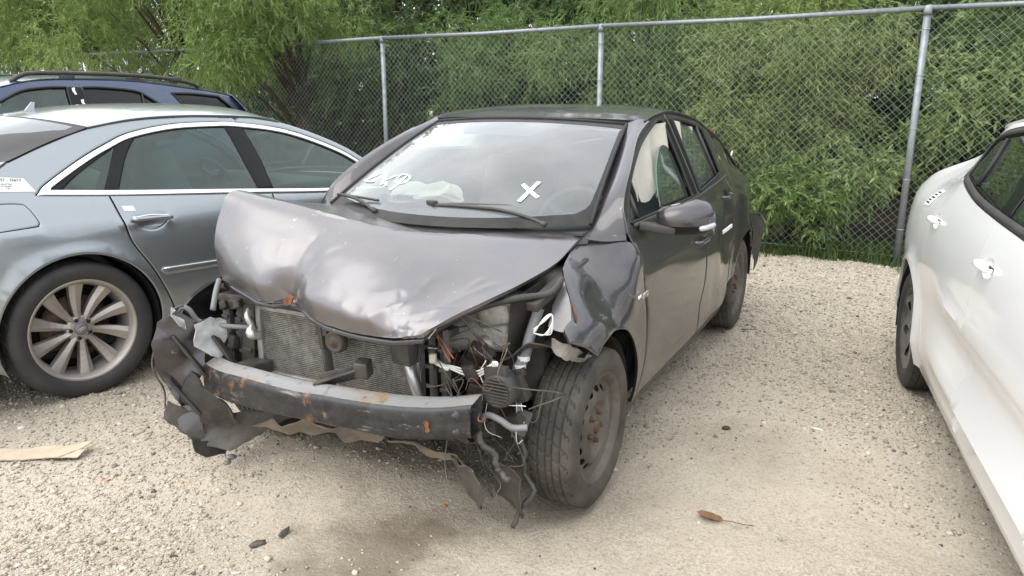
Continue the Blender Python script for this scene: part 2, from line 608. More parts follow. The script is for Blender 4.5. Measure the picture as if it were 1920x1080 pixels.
M['amber'] = simple("red_lens", (.30, .015, .012), .12, var=.2, coat=1)
M['paper'] = simple("white_paper", (.78, .78, .76), .6, var=.05)
M['ink'] = simple("black_ink", (.02, .02, .02), .6, var=.1)
M['ws_glass'] = glass("dusty_sky_whitened_glass", (.72, .80, .79), dust=.19, dustcol=(.66, .69, .70), boost=1.25)  # film whiter than its dust alone, to paint in reflected sky
M['side_glass'] = glass("side_glass", (.60, .72, .67), dust=.04, boost=1.25)
M['tint_glass'] = glass("dark_tinted_glass", (.07, .07, .08), boost=.55, dust=.006)
M['green_glass'] = glass("green_tinted_glass", (.55, .70, .66), dust=.012, dustcol=(.5, .55, .55), boost=.85)
M['galv'] = simple("galvanised_steel", (.26, .285, .30), .5, .6, var=.18, vscale=20)
M['galv_wire'] = simple("galvanised_wire", (.34, .38, .37), .5, .5, var=.15, vscale=6)
M['cardboard'] = simple("worn_cardboard", (.50, .41, .30), .9, var=.12, vscale=20, bump=.2, bscale=60)
M['dry_leaf'] = simple("dry_brown_leaf", (.20, .10, .045), .7, var=.4, vscale=60)
M['black_chunk'] = simple("broken_black_plastic", (.035, .036, .038), .5, var=.4, vscale=40, dust=.3)
M['red_chip'] = simple("red_plastic_chip", (.45, .03, .03), .4, var=.2)
M['orange_chip'] = simple("orange_plastic_chip", (.55, .14, .03), .4, var=.2)

def rusty_beam():
    m, nt, out = newmat("rusty_black_beam")
    sh = N(nt, "BsdfPrincipled")
    a = noise(nt, 3.2, 9, .7)
    b = noise(nt, 22, 6, .65)
    s = noise(nt, 9, 9, .75, stretch=(1, .7, 4))
    base = mixc(nt, ramp(nt, b, [(.35, 0), (.7, 1)]), (.013, .013, .015), (.040, .039, .039))
    rc = mixc(nt, ramp(nt, b, [(.35, 0), (.68, 1)]), (.12, .045, .018), (.42, .20, .07))
    tcb = N(nt, "TexCoord"); sp = N(nt, "SeparateXYZ"); nt.links.new(tcb.outputs['Object'], sp.inputs[0])
    bend = mathn(nt, 'MULTIPLY', mathn(nt, 'MAXIMUM', mathn(nt, 'SUBTRACT', 1.0, mathn(nt, 'MULTIPLY', mathn(nt, 'ABSOLUTE', mathn(nt, 'ADD', sp.outputs[1], .02)), 7.0)), 0.0), .16)
    rf = ramp(nt, mathn(nt, 'ADD', bend, mathn(nt, 'MULTIPLY', a, mathn(nt, 'ADD', b, .5))), [(.545, 0), (.66, .85)])
    sf = ramp(nt, s, [(.585, 0), (.68, .65)])
    c = mixc(nt, rf, base, rc)
    c = mixc(nt, sf, c, (.34, .31, .27))
    setin(nt, sh, 'Base Color', c)
    setin(nt, sh, 'Roughness', mathn(nt, 'ADD', mathn(nt, 'MULTIPLY', rf, .4), .42))
    setin(nt, sh, 'Normal', bumpn(nt, b, .3, .006))
    nt.links.new(sh.outputs[0], out.inputs[0])
    return m
M['beam'] = rusty_beam()

def beam_top():
    m, nt, out = newmat("bare_and_rusty_beam_top")
    sh = N(nt, "BsdfPrincipled")
    a = noise(nt, 4.2, 8, .7)
    b = noise(nt, 30, 6, .65)
    c = mixc(nt, ramp(nt, a, [(.50, 0), (.64, .9)]), (.36, .36, .36), (.42, .24, .07))
    c = mixc(nt, ramp(nt, b, [(.55, 0), (.75, .8)]), c, (.10, .085, .07))
    setin(nt, sh, 'Base Color', c)
    setin(nt, sh, 'Roughness', .5)
    setin(nt, sh, 'Metallic', .35)
    setin(nt, sh, 'Normal', bumpn(nt, b, .2, .006))
    nt.links.new(sh.outputs[0], out.inputs[0])
    return m
M['beam_top'] = beam_top()

def fins():
    """radiator core: bent fins packed with dirt"""
    m, nt, out = newmat("radiator_fins")
    sh = N(nt, "BsdfPrincipled")
    b = noise(nt, 26, 7, .75)
    c = mixc(nt, ramp(nt, b, [(.42, 0), (.62, 1)]), (.055, .05, .045), (.36, .32, .26))
    setin(nt, sh, 'Base Color', c); setin(nt, sh, 'Roughness', .6); setin(nt, sh, 'Metallic', .3)
    setin(nt, sh, 'Normal', bumpn(nt, noise(nt, 240, 3), .5, .004))
    nt.links.new(sh.outputs[0], out.inputs[0])
    return m
M['fins'] = fins()

def leafmat(name, c0, c1, c2):
    m, nt, out = newmat(name)
    at = N(nt, "Attribute"); at.attribute_name = "tone"; at.attribute_type = 'GEOMETRY'
    col = ramp(nt, at.outputs['Fac'], [(0, c0), (.5, c1), (1, c2)])
    df = N(nt, "BsdfPrincipled", Roughness=.55)
    setin(nt, df, 'Base Color', col)
    setin(nt, df, 'Specular IOR Level', .35)
    tl = N(nt, "BsdfTranslucent")
    nt.links.new(mixc(nt, .5, col, (.16, .22, .03)), tl.inputs[0])
    mx = N(nt, "MixShader"); mx.inputs[0].default_value = .36
    nt.links.new(df.outputs[0], mx.inputs[1]); nt.links.new(tl.outputs[0], mx.inputs[2])
    nt.links.new(mx.outputs[0], out.inputs[0])
    return m
M['leaf_light'] = leafmat("willow_leaves", (.10, .165, .045), (.18, .27, .08), (.285, .37, .125))
M['leaf_mid'] = leafmat("mid_green_leaves", (.085, .15, .052), (.17, .265, .092), (.285, .375, .145))
M['leaf_dark'] = leafmat("dark_green_leaves", (.042, .08, .034), (.08, .135, .056), (.14, .20, .085))
M['leaf_olive'] = leafmat("olive_leaves", (.14, .205, .062), (.25, .325, .11), (.36, .415, .165))
M['weed'] = leafmat("weed_blades", (.04, .075, .02), (.07, .12, .03), (.14, .17, .06))
M['bark'] = simple("bark", (.065, .054, .042), .9, var=.35, vscale=20, bump=.7, bscale=40)

def stonemat():
    m, nt, out = newmat("gravel_stones")
    at = N(nt, "Attribute"); at.attribute_name = "tone"; at.attribute_type = 'GEOMETRY'
    col = ramp(nt, at.outputs['Fac'], [(0, (.075, .07, .068)), (.14, (.22, .195, .165)), (.42, (.38, .335, .265)), (.75, (.54, .485, .395)), (1, (.62, .58, .50))])
    b = noise(nt, 60, 5)
    c = mixc(nt, .35, col, b, 'OVERLAY')
    sh = N(nt, "BsdfPrincipled", Roughness=.85)
    setin(nt, sh, 'Base Color', c)
    setin(nt, sh, 'Normal', bumpn(nt, noise(nt, 120, 4), .4, .004))
    nt.links.new(sh.outputs[0], out.inputs[0])
    return m
M['stones'] = stonemat()

def groundmat():
    m, nt, out = newmat("sandy_gravel_ground")
    sh = N(nt, "BsdfPrincipled", Roughness=.92)
    tc = N(nt, "TexCoord")
    big = noise(nt, .55, 5, .5)
    mid = noise(nt, 6, 8, .62)
    fine = noise(nt, 70, 6, .7)
    vor = N(nt, "TexVoronoi", Scale=150.0)
    nt.links.new(tc.outputs['Object'], vor.inputs['Vector'])
    sand = mixc(nt, ramp(nt, mid, [(.3, 0), (.7, 1)]), (.48, .415, .325), (.66, .59, .48))
    grav = mixc(nt, ramp(nt, vor.outputs['Color'], [(.1, 0), (.9, 1)]), (.25, .21, .16), (.57, .50, .395))
    gf = ramp(nt, mathn(nt, 'ADD', mathn(nt, 'MULTIPLY', big, .6), mathn(nt, 'MULTIPLY', mid, .45)), [(.42, 0), (.62, 1)])
    c = mixc(nt, mathn(nt, 'MULTIPLY', gf, .75), sand, grav)
    c = mixc(nt, ramp(nt, fine, [(.35, .5), (.5, 0)]), c, (.22, .185, .14))
    # a damp oil stain in front of the wreck, shaped by noise around its own spot
    def spot(cx, cy, rad, lo, hi):
        vd = N(nt, "VectorMath", operation='DISTANCE')
        nt.links.new(tc.outputs['Object'], vd.inputs[0]); vd.inputs[1].default_value = (cx, cy, 0)
        w = mathn(nt, 'ADD', vd.outputs['Value'], mathn(nt, 'MULTIPLY', mathn(nt, 'SUBTRACT', mid, .5), rad * 1.5))
        mr = N(nt, "MapRange"); mr.inputs['From Min'].default_value = rad * .25; mr.inputs['From Max'].default_value = rad
        mr.inputs['To Min'].default_value = hi; mr.inputs['To Max'].default_value = lo
        nt.links.new(w, mr.inputs[0])
        return mr.outputs[0]
    for (cx, cy, rad, st) in STAINS:
        c = mixc(nt, spot(cx, cy, rad, 0, st), c, (.17, .135, .095))
    setin(nt, sh, 'Base Color', c)
    h = mathn(nt, 'ADD', mathn(nt, 'MULTIPLY', fine, .6), mathn(nt, 'ADD', mathn(nt, 'MULTIPLY', mathn(nt, 'SUBTRACT', 1.0, vor.outputs['Distance']), .15), mathn(nt, 'MULTIPLY', noise(nt, 22, 8, .7), .9)))
    setin(nt, sh, 'Normal', bumpn(nt, h, .75, .018))
    nt.links.new(sh.outputs[0], out.inputs[0])
    return m
STAINS = [(-.46, 2.24, .36, .7), (-.30, 2.36, .18, .6), (-.62, 2.06, .25, .55), (1.05, 3.05, .35, .25)]
M['ground'] = groundmat()

M['soil'] = simple('leaf_litter_soil', (.060, .048, .032), .95, var=.5, vscale=12, bump=.8, bscale=30, dust=.35, dustcol=(.045, .065, .02))

# ================================================================== the setting
def smooth01(t):
    t = np.clip(t, 0, 1)
    return t * t * (3 - 2 * t)

def hgt(x, y):
    x = np.asarray(x, float); y = np.asarray(y, float)
    P = np.stack([x, y, np.zeros_like(x)], -1).reshape(-1, 3)
    near = np.exp(-((x - .2) ** 2 + (y - 3.2) ** 2) / 60)
    h = (nz3(P, .45, 3, 3).reshape(x.shape) * .014 + nz3(P, 2.2, 5, 3).reshape(x.shape) * .009 + nz3(P, 7.5, 8, 2).reshape(x.shape) * .0045) * near
    # spoil heap pushed up in front of the wreck, falling off sharply towards its wheel
    m = np.exp(-(((x + .78) / .62) ** 2 + ((y - 2.82) / .30) ** 2) ** 1.3)
    e = smooth01((-(x * .62 + y * .78) + 2.20 + .10 * np.sin(x * 9)) / .14 + .5)
    h = h + .085 * m * (.35 + .65 * e)
    # wheel rut under the front of the wreck
    h = h - .030 * np.exp(-(((x - .28) / .30) ** 2 + ((y - 2.75) / .45) ** 2))
    h = h - .02 * np.exp(-(((x + .05) / .35) ** 2 + ((y - 3.1) / .4) ** 2))
    return h

def axis_pts(lo, hi, step, far):
    a = list(np.arange(lo, hi, step))
    s, p = step, hi
    while p < far:
        a.append(p); s *= 1.35; p += s
    a.append(far)
    s, p, b = step, lo, []
    while p > -far:
        s *= 1.35; p -= s; b.append(max(p, -far))
    return np.array(sorted(set(np.round(b + a, 5))))

gx = axis_pts(-4.2, 4.6, .03, 300.0)
gy = axis_pts(.9, 8.5, .03, 300.0)
GX, GY = np.meshgrid(gx, gy, indexing='ij')
surf_ground = mobj("ground", grid_mesh("ground", np.stack([GX, GY, hgt(GX, GY)], -1)), M['ground'])
tag(surf_ground, "sandy beige gravel ground of the yard", None, None, "structure")

def with_tone(me, tone):
    at = me.attributes.new("tone", 'FLOAT', 'POINT')
    at.data.foreach_set("value", np.asarray(tone, np.float32))

# ---- loose gravel
def rand_rot(n, r):
    q = r.normal(size=(n, 4)); q /= np.linalg.norm(q, axis=1)[:, None]
    w, x, y, z = q.T
    return np.stack([np.stack([1 - 2 * (y * y + z * z), 2 * (x * y - z * w), 2 * (x * z + y * w)], -1),
                     np.stack([2 * (x * y + z * w), 1 - 2 * (x * x + z * z), 2 * (y * z - x * w)], -1),
                     np.stack([2 * (x * z - y * w), 2 * (y * z + x * w), 1 - 2 * (x * x + y * y)], -1)], -2)

def ico():
    t = (1 + 5 ** .5) / 2
    V = np.array([(-1, t, 0), (1, t, 0), (-1, -t, 0), (1, -t, 0), (0, -1, t), (0, 1, t), (0, -1, -t), (0, 1, -t), (t, 0, -1), (t, 0, 1), (-t, 0, -1), (-t, 0, 1)], float)
    V /= np.linalg.norm(V[0])
    Fc = np.array([(0, 11, 5), (0, 5, 1), (0, 1, 7), (0, 7, 10), (0, 10, 11), (1, 5, 9), (5, 11, 4), (11, 10, 2), (10, 7, 6), (7, 1, 8), (3, 9, 4), (3, 4, 2), (3, 2, 6), (3, 6, 8), (3, 8, 9), (4, 9, 5), (2, 4, 11), (6, 2, 10), (8, 6, 7), (9, 8, 1)])
    return V, Fc
ICO_V, ICO_F = ico()

OCT_V = np.array([(1, 0, 0), (-1, 0, 0), (0, 1, 0), (0, -1, 0), (0, 0, 1), (0, 0, -1)], float)
OCT_F = np.array([(0, 2, 4), (2, 1, 4), (1, 3, 4), (3, 0, 4), (2, 0, 5), (1, 2, 5), (3, 1, 5), (0, 3, 5)])
def stones(name, xy, size, seed, flat=.62, BV=None, BF=None):
    r = np.random.default_rng(seed)
    n = len(xy)
    BV = ICO_V if BV is None else BV; BF = ICO_F if BF is None else BF; k_ = len(BV)
    base = BV[None] * r.uniform(.6, 1.3, (n, k_, 1))
    base = base * r.uniform(.65, 1.25, (n, 1, 3))
    Rm = rand_rot(n, r)
    V = np.einsum('nij,nkj->nki', Rm, base)
    V[:, :, 2] *= flat
    V = V * size[:, None, None]
    z = hgt(xy[:, 0], xy[:, 1]) + size * r.uniform(-.05, .30, n)
    V += np.stack([xy[:, 0], xy[:, 1], z], -1)[:, None]
    Fc = (BF[None] + (np.arange(n) * k_)[:, None, None]).reshape(-1, 3)
    me = mesh_np(name, V.reshape(-1, 3), Fc, smooth=False)
    with_tone(me, np.repeat(np.clip(r.normal(.55, .22, n) + (r.random(n) < .025) * -.4, 0, 1), k_))
    return me

def gravel_density(x, y):
    P = np.stack([x, y, 0 * x], -1)
    d = .55 + .45 * nz3(P, .5, 11, 3)
    right = smooth01((x - .6) / .6) * smooth01((y - 2.75) / .6)
    left = smooth01((-x - .6) / .6)
    sand = np.exp(-(((x - .55) / .95) ** 2 + ((y - 2.30) / .52) ** 2)) + .6 * np.exp(-(((x - 1.1) / .35) ** 2 + ((y - 3.6) / .9) ** 2)) + .5 * np.exp(-(((x + .55) / .5) ** 2 + ((y - 2.45) / .25) ** 2))
    return np.clip(d * .75 + .6 * right + .30 * left - .9 * sand, .02, 1)

def scatter(n, x0, x1, y0, y1, seed):
    r = np.random.default_rng(seed)
    # even over the picture: closer rows get more
    y = y0 * (y1 / y0) ** r.random(n)
    x = r.uniform(x0, x1, n) * np.minimum(1, y / 4.6)
    k = r.random(n) < gravel_density(x, y)
    return np.stack([x[k], y[k]], -1), r
xy, r_ = scatter(260000, -4.6, 4.8, 1.85, 8.4, 21)
sz = (.0030 + .0055 * r_.random(len(xy)) ** 2.0) * (1 + .22 * np.clip(xy[:, 1] - 3, 0, 5))
fine_g = mobj("gravel", stones("gravel", xy, sz, 22, .62, OCT_V, OCT_F), M['stones'])
tag(fine_g, "fine loose beige gravel scattered over the whole yard", None, None, "stuff")
xy, r_ = scatter(13000, -4.6, 4.8, 1.9, 8.4, 31)
sz = (.006 + .0095 * r_.random(len(xy)) ** 2.5) * (1 + .12 * np.clip(xy[:, 1] - 3, 0, 5))
big_g = mobj("coarse_gravel", stones("coarse_gravel", xy, sz, 32, .7), M['stones'])
tag(big_g, "coarser pale stones lying among the fine gravel", None, None, "stuff")

# ---- chain-link fence
FP0 = np.array([3.54, 6.73]); FD = np.array([-.85, .527]); FD /= np.linalg.norm(FD); FN = np.array([-FD[1], FD[0]]) * -1
if FN[1] < 0: FN = -FN
FH = 2.245
def fpt(s, o=0.0, z=0.0):
    p = FP0 + FD * s + FN * o
    return (float(p[0]), float(p[1]), z)
fence = thing("chain_link_fence", "tall galvanised chain-link fence with top rail behind the parked cars", "fence", (*fpt(0)[:2], 0))
FL = Vector(fence.location)
def floc(s, o=0.0, z=0.0):
    return Vector(fpt(s, o, z)) - FL
S0, S1 = -6.1, 18.3
post_me = None
for k in range(-2, 7):
    s_ = k * 3.05
    if post_me is None:
        mb = MB().tube([(0, 0, -.05), (0, 0, FH - .03)], .030, 14)
        mb.lathe([(.0, .05), (.02, .048), (.033, .035), (.037, .0), (.037, -.03), (.031, -.03)], 14, 'Z', (0, 0, FH - .02))
        po = mb.build("post", M['galv'], fence); post_me = po.data
    else:
        po = mobj("post", post_me, None, fence)
    po.location = floc(s_)
    po.rotation_euler = (R(random.uniform(-.4, .4)), R(random.uniform(-.4, .4)), 0)
    for zz in (.35, .8, 1.25, 1.7, 2.08):     # tie wires
        tw = MB().lathe([(.034, -.004), (.037, 0), (.034, .004)], 12, 'Z').build("tie_wire", M['galv_wire'], fence)
        tw.location = floc(s_, 0, zz)
for k in range(-2, 6):
    a, b = k * 3.05, (k + 1) * 3.05
    MB().tube([floc(a, .0, FH + .005), floc((a + b) / 2, .0, FH - .008), floc(b, .0, FH + .005)], .0215, 12).build("top_rail", M['galv'], fence)

def chain_link():
    w, hh = .037, .072
    n = int((S1 - S0) / w)
    z0, z1 = .02, FH + .045
    m = int((z1 - z0) / (hh / 2))
    rad = .0021
    Vs, Fs, b = [], [], 0
    i = np.arange(n)
    kk = np.arange(m + 1)
    I, K = np.meshgrid(i, kk, indexing='ij')
    par = (I + K) % 2
    s = S0 + (I + par * 1.03 - .015) * w
    z = z0 + K * hh / 2
    o = .034 + .0028 * np.where(par == 1, 1, -1) + .006 * np.sin(s * 1.3) * np.sin(z * 1.6)
    s = s + .004 * np.sin(z * 3 + s * .7)
    C = np.stack([FP0[0] + FD[0] * s + FN[0] * o - FL.x, FP0[1] + FD[1] * s + FN[1] * o - FL.y, z], -1)
    # three-sided wire: offsets along the fence, and to either side
    e = [np.array([0, 0, 1.]) * rad * 1.1, np.array([FN[0], FN[1], -.6]) * rad, np.array([-FN[0], -FN[1], -.6]) * rad]
    tang = np.array([FD[0], FD[1], 0])
    e = [np.array([FN[0], FN[1], 0]) * rad, (-.5 * np.array([FN[0], FN[1], 0]) + .87 * tang) * rad, (-.5 * np.array([FN[0], FN[1], 0]) - .87 * tang) * rad]
    V = np.stack([C + q for q in e], 2)                    # n, m+1, 3, 3
    idx = np.arange(n * (m + 1) * 3).reshape(n, m + 1, 3)
    F_ = []
    for q in range(3):
        p = (q + 1) % 3
        F_.append(np.stack([idx[:, :-1, q], idx[:, :-1, p], idx[:, 1:, p], idx[:, 1:, q]], -1).reshape(-1, 4))
    return mesh_np("chain_link_mesh", V.reshape(-1, 3), np.concatenate(F_))
cl = mobj("chain_link_mesh", chain_link(), M['galv_wire'], fence)
cl["kind"] = "stuff"
MB().tube([floc(s, .034, .09 + .01 * math.sin(s * 2)) for s in np.arange(S0, S1, .4)], .0022, 5).build("tension_wire", M['galv_wire'], fence)

# ---- trees
def leaf_cloud(name, centres, radii, n, length, mat, seed, droop=.5, tone_base=.5, width=.16, fan=14):
    """leaf sprays spread through a set of clumps: every spray is a short twig carrying a fan of narrow leaves"""
    r = np.random.default_rng(seed)
    k = len(centres)
    wts = np.array([a[0] * a[1] * a[2] for a in radii]) ** .7
    c = r.choice(k, n // fan, p=wts / wts.sum())
    m = len(c)
    d = r.normal(size=(m, 3)); d /= np.linalg.norm(d, axis=1)[:, None]
    rad = (r.random(m) ** .45)[:, None]
    org = np.array(centres)[c] + d * rad * np.array(radii)[c]
    tw = d * .7 + r.normal(size=(m, 3)) * .45
    tw[:, 2] -= droop
    tw /= np.linalg.norm(tw, axis=1)[:, None]
    clump_tone = r.normal(tone_base, .12, k)[c] + r.normal(0, .12, m)
    t = np.tile(np.linspace(0, 1, fan), (m, 1))
    tl = length * r.uniform(1.6, 3.0, (m, 1))
    base = org[:, None] + tw[:, None] * (t * tl)[:, :, None]
    base[:, :, 2] -= (t * t * tl * .35 * droop)
    dr = tw[:, None] * .8 + r.normal(size=(m, fan, 3)) * .55
    dr[:, :, 2] -= droop * .5
    dr /= np.linalg.norm(dr, axis=2)[:, :, None]
    L = (length * r.uniform(.6, 1.25, (m, fan)))[:, :, None]
    sd = np.cross(dr, r.normal(size=(m, fan, 3)))
    sd /= np.maximum(np.linalg.norm(sd, axis=2), 1e-6)[:, :, None]
    nrm = np.cross(dr, sd)
    p0 = base; p2 = base + dr * L; p2 = p2 - np.array([0, 0, 1.]) * L * .12
    mid = base + dr * L * .42 + nrm * L * .05
    V = np.stack([p0, mid + sd * L * width * .5, p2, mid - sd * L * width * .5], 2).reshape(-1, 3)
    q = np.arange(m * fan * 4).reshape(-1, 4)
    me = mesh_np(name, V, q, smooth=True)
    with_tone(me, np.repeat(np.clip(clump_tone[:, None] + r.normal(0, .10, (m, fan)), 0, 1).ravel(), 4))
    return me

def tree(name, label, cat, s, o, h, rx, rz, z0, n, length, mat, seed, droop=.5, tone=.5, group=None, trunk=.06, clumps=16, width=.16, lean=(0, 0), off=(0, 0)):
    """tapered trunk with limbs; crown of leaf sprays in uneven clumps between z0 and h"""
    r = np.random.default_rng(seed)
    t = thing(name, label, cat, (*fpt(s, o)[:2], 0), 0, group)
    cz, hz = (h + z0) / 2, (h - z0) / 2
    cs, rs = [], []
    for k in range(clumps):
        d = r.normal(size=3); d /= np.linalg.norm(d)
        q = d * r.uniform(.35, .95) * np.array([rx, rx, hz])
        cs.append(q + np.array([off[0], off[1], cz]))
        f = r.uniform(.24, .46)
        rs.append((rx * f, rx * f, min(hz, rx) * f * r.uniform(.7, 1.1)))
    mb = MB()
    n_ = 9
    top = np.array([off[0] * .6 + lean[0], off[1] * .6 + lean[1], z0 + (h - z0) * .8])
    pts = [(top[0] * (k / n_) ** 1.3 + .03 * math.sin(k * 1.7 + seed), top[1] * (k / n_) ** 1.3 + .03 * math.cos(k * 1.3 + seed), -.05 + (top[2] + .05) * k / n_) for k in range(n_ + 1)]
    mb.tube(pts, [trunk * (1.25 if k == 0 else 1) * (1 - .85 * k / n_) for k in range(n_ + 1)], 8)
    for c_ in cs:
        k = int(np.clip((c_[2] - .5) / max(top[2], .1) * n_ * .7, 1, n_ - 2))
        a = np.array(pts[k])
        m_ = a * .5 + c_ * .5 + np.array([0, 0, .12])
        mb.tube([a, m_, c_], [trunk * .38, trunk * .24, trunk * .08], 5)
    mb.build("trunk", M['bark'], t)
    mobj("crown", leaf_cloud("crown", cs, rs, n, length, mat, seed + 1, droop, tone, width), mat, t)
    return t
G1 = "trees and tall shrubs growing along the fence"
G2 = "dark trees in the second row behind the fence"
tree("willow_shrub", "olive green feathery willow filling the bay left of the nearest fence post", "shrub", 1.25, 1.35, 3.3, 1.15, 1.5, .05, 60000, .075, M['leaf_olive'], 101, .35, .55, G1, .05, 26)
tree("willow_shrub", "mid green feathery willow behind the hatchback's roof and the second fence post", "shrub", 3.3, 1.75, 3.5, 1.2, 1.6, .1, 44000, .078, M['leaf_mid'], 103, .4, .6, G1, .05, 22)
tree("willow_shrub", "thin dark willow behind the fence left of the hatchback's roof", "shrub", 5.6, 2.0, 3.2, 1.1, 1.4, .1, 22000, .09, M['leaf_mid'], 105, .4, .35, G1, .05, 18)
tree("willow_tree", "bright green willow hanging over the fence top at the left end of the visible rail", "tree", 8.0, .55, 4.4, 1.35, 1.2, 1.5, 46000, .082, M['leaf_light'], 107, .5, .62, G1, .07, 22, off=(-.35, -1.0), width=.14)
tree("willow_tree", "bright willow drooping over the back window of the blue SUV", "tree", 10.6, .5, 4.8, 1.5, 1.3, 1.7, 46000, .088, M['leaf_light'], 109, .5, .55, G1, .08, 22, off=(-.2, -.9), width=.14)
tree("willow_tree", "yellow-green willow above the blue SUV's roof rack", "tree", 13.3, .6, 5.0, 1.6, 1.4, 1.75, 42000, .092, M['leaf_light'], 111, .5, .55, G1, .08, 20, off=(-.2, -.6))
tree("willow_tree", "yellowish willow at the far left edge of the picture", "tree", 16.2, .8, 5.0, 1.8, 1.4, 1.3, 30000, .11, M['leaf_light'], 113, .5, .62, G1, .08, 20, off=(-.2, -.6))
tree("leafy_shrub", "dark broad-leaved shrub behind the fence above the white car", "shrub", -1.25, 1.6, 3.2, 1.15, 1.4, .05, 24000, .09, M['leaf_mid'], 115, .3, .38, G1, .05, 22, width=.36)
tree("leafy_shrub", "broad-leaved shrub with brownish tips right of the nearest fence post", "shrub", -.6, .95, 2.1, .75, 1.0, .05, 14000, .075, M['leaf_olive'], 117, .2, .35, G1, .03, 18, width=.34)
tree("leafy_shrub", "dark shrub behind the fence past the white car's roof", "shrub", -3.6, 1.6, 3.4, 1.3, 1.4, .05, 18000, .09, M['leaf_mid'], 119, .3, .4, G1, .05, 18, width=.32)
tree("leafy_shrub", "low bright green bush at the fence foot between the two nearest cars", "shrub", .9, .62, 1.05, .85, .6, .0, 14000, .08, M['leaf_mid'], 121, .2, .72, G1, .03, 18, width=.24)
tree("leafy_shrub", "low green bush at the fence foot behind the hatchback's rear wheel", "shrub", 2.3, .7, 1.15, .8, .6, .0, 11000, .08, M['leaf_mid'], 123, .2, .6, G1, .03, 16, width=.22)
for k, (s_, o_, h_, lab) in enumerate([
        (-4.0, 3.6, 5.2, "dark tree behind the right end of the fence"),
        (-1.4, 3.9, 5.6, "dark tree standing behind the shrubs above the white car"),
        (1.2, 3.7, 5.4, "dark tree behind the olive willow"),
        (3.8, 4.0, 5.6, "dark tree behind the second fence post"),
        (6.4, 3.9, 5.4, "dark tree behind the gap left of the hatchback's roof"),
        (9.0, 3.7, 5.6, "dark tree behind the bright willow at the rail's end"),
        (11.8, 3.9, 5.8, "dark tree behind the blue SUV's rear end"),
        (14.6, 3.8, 5.8, "dark tree behind the blue SUV's roof"),
        (17.6, 3.8, 6.0, "dark tree at the far left behind the willows")]):
    tree("dark_tree", lab, "tree", s_, o_, h_, 1.75, 2.4, .05, 11000, .15, M['leaf_dark'] if k % 3 else M['leaf_mid'], 140 + k * 3, .4, .45 if k % 3 else .2, G2, .10, 24, width=.2)

# the wood further back reads as one dark mass
cs, rs = [], []
for s_ in np.arange(-9, 17.5, 1.3):
    for z_ in (.8, 2.4, 4.2, 6.0):
        p = fpt(s_ + rng.uniform(-.4, .4), 6.6 + rng.uniform(-.6, .8), z_ + rng.uniform(-.3, .3))
        cs.append(p); rs.append((1.3, 1.3, 1.2))
wood = mobj("woods", leaf_cloud("woods", cs, rs, 105000, .34, M['leaf_dark'], 180, .4, .35, .3), M['leaf_dark'])
tag(wood, "dense dark wood closing off the view behind the fence", None, None, "stuff")

# ---- leaf-littered soil under the trees
fs = np.arange(-14, 40, .35); fo_ = np.concatenate([np.arange(.10, 2.2, .25), np.array([3, 4.5, 7, 11, 18, 40.])])
FSG, FOG = np.meshgrid(fs, fo_, indexing='ij')
FOG = FOG + (FOG < .2) * (.10 * np.sin(FSG * 2.1) + .06 * np.sin(FSG * 5.3))
PX, PY = FP0[0] + FD[0] * FSG + FN[0] * FOG, FP0[1] + FD[1] * FSG + FN[1] * FOG
soil = mobj("woodland_floor", grid_mesh("woodland_floor", np.stack([PX, PY, hgt(PX, PY) + .012 + .02 * np.sin(FSG * 3) * (FOG > .3)], -1), flip=True), M['soil'])
tag(soil, "dark leaf-littered soil under the trees behind the fence", None, None, "structure")

# ---- weeds and grass at the foot of the fence
def weeds():
    r = np.random.default_rng(77)
    n = 12000
    s = r.uniform(-3.5, 5.5, n)
    o = r.normal(.18, .22, n)
    o = np.where(o < -.25 + .22 * np.sin(s * 2.3 + np.sin(s * 7)), .3 + .1 * r.random(n), o)
    P = FP0 + FD * s[:, None] + FN * o[:, None]
    h = r.uniform(.03, .17, n) * (1 + .4 * np.sin(s * 3.1)) * np.where(o < -.05, .5, 1)
    a = r.uniform(0, 6.28, n)
    dr = np.stack([np.cos(a), np.sin(a)], -1)
    ln = r.uniform(.1, .7, n)[:, None] * h[:, None]
    z0 = hgt(P[:, 0], P[:, 1]) - .005
    w = r.uniform(.004, .009, n)[:, None] * np.stack([-np.sin(a), np.cos(a)], -1)
    b0 = np.concatenate([P - w, z0[:, None]], 1); b1 = np.concatenate([P + w, z0[:, None]], 1)
    m0 = np.concatenate([P + dr * ln * .35 + w, (z0 + h * .65)[:, None]], 1); m1 = np.concatenate([P + dr * ln * .35 - w, (z0 + h * .65)[:, None]], 1)
    tp = np.concatenate([P + dr * ln, (z0 + h)[:, None]], 1)
    V = np.stack([b0, b1, m0, m1, tp], 1).reshape(-1, 3)
    k = np.arange(n) * 5
    T = np.concatenate([np.stack([k, k + 1, k + 2], -1), np.stack([k, k + 2, k + 3], -1), np.stack([k + 3, k + 2, k + 4], -1)])
    me = mesh_np("weeds", V, T)
    with_tone(me, np.repeat(np.clip(r.normal(.5, .22, n), 0, 1), 5))
    return me
wd = mobj("weeds", weeds(), M['weed'])
tag(wd, "short weeds and grass along the foot of the fence", None, None, "stuff")

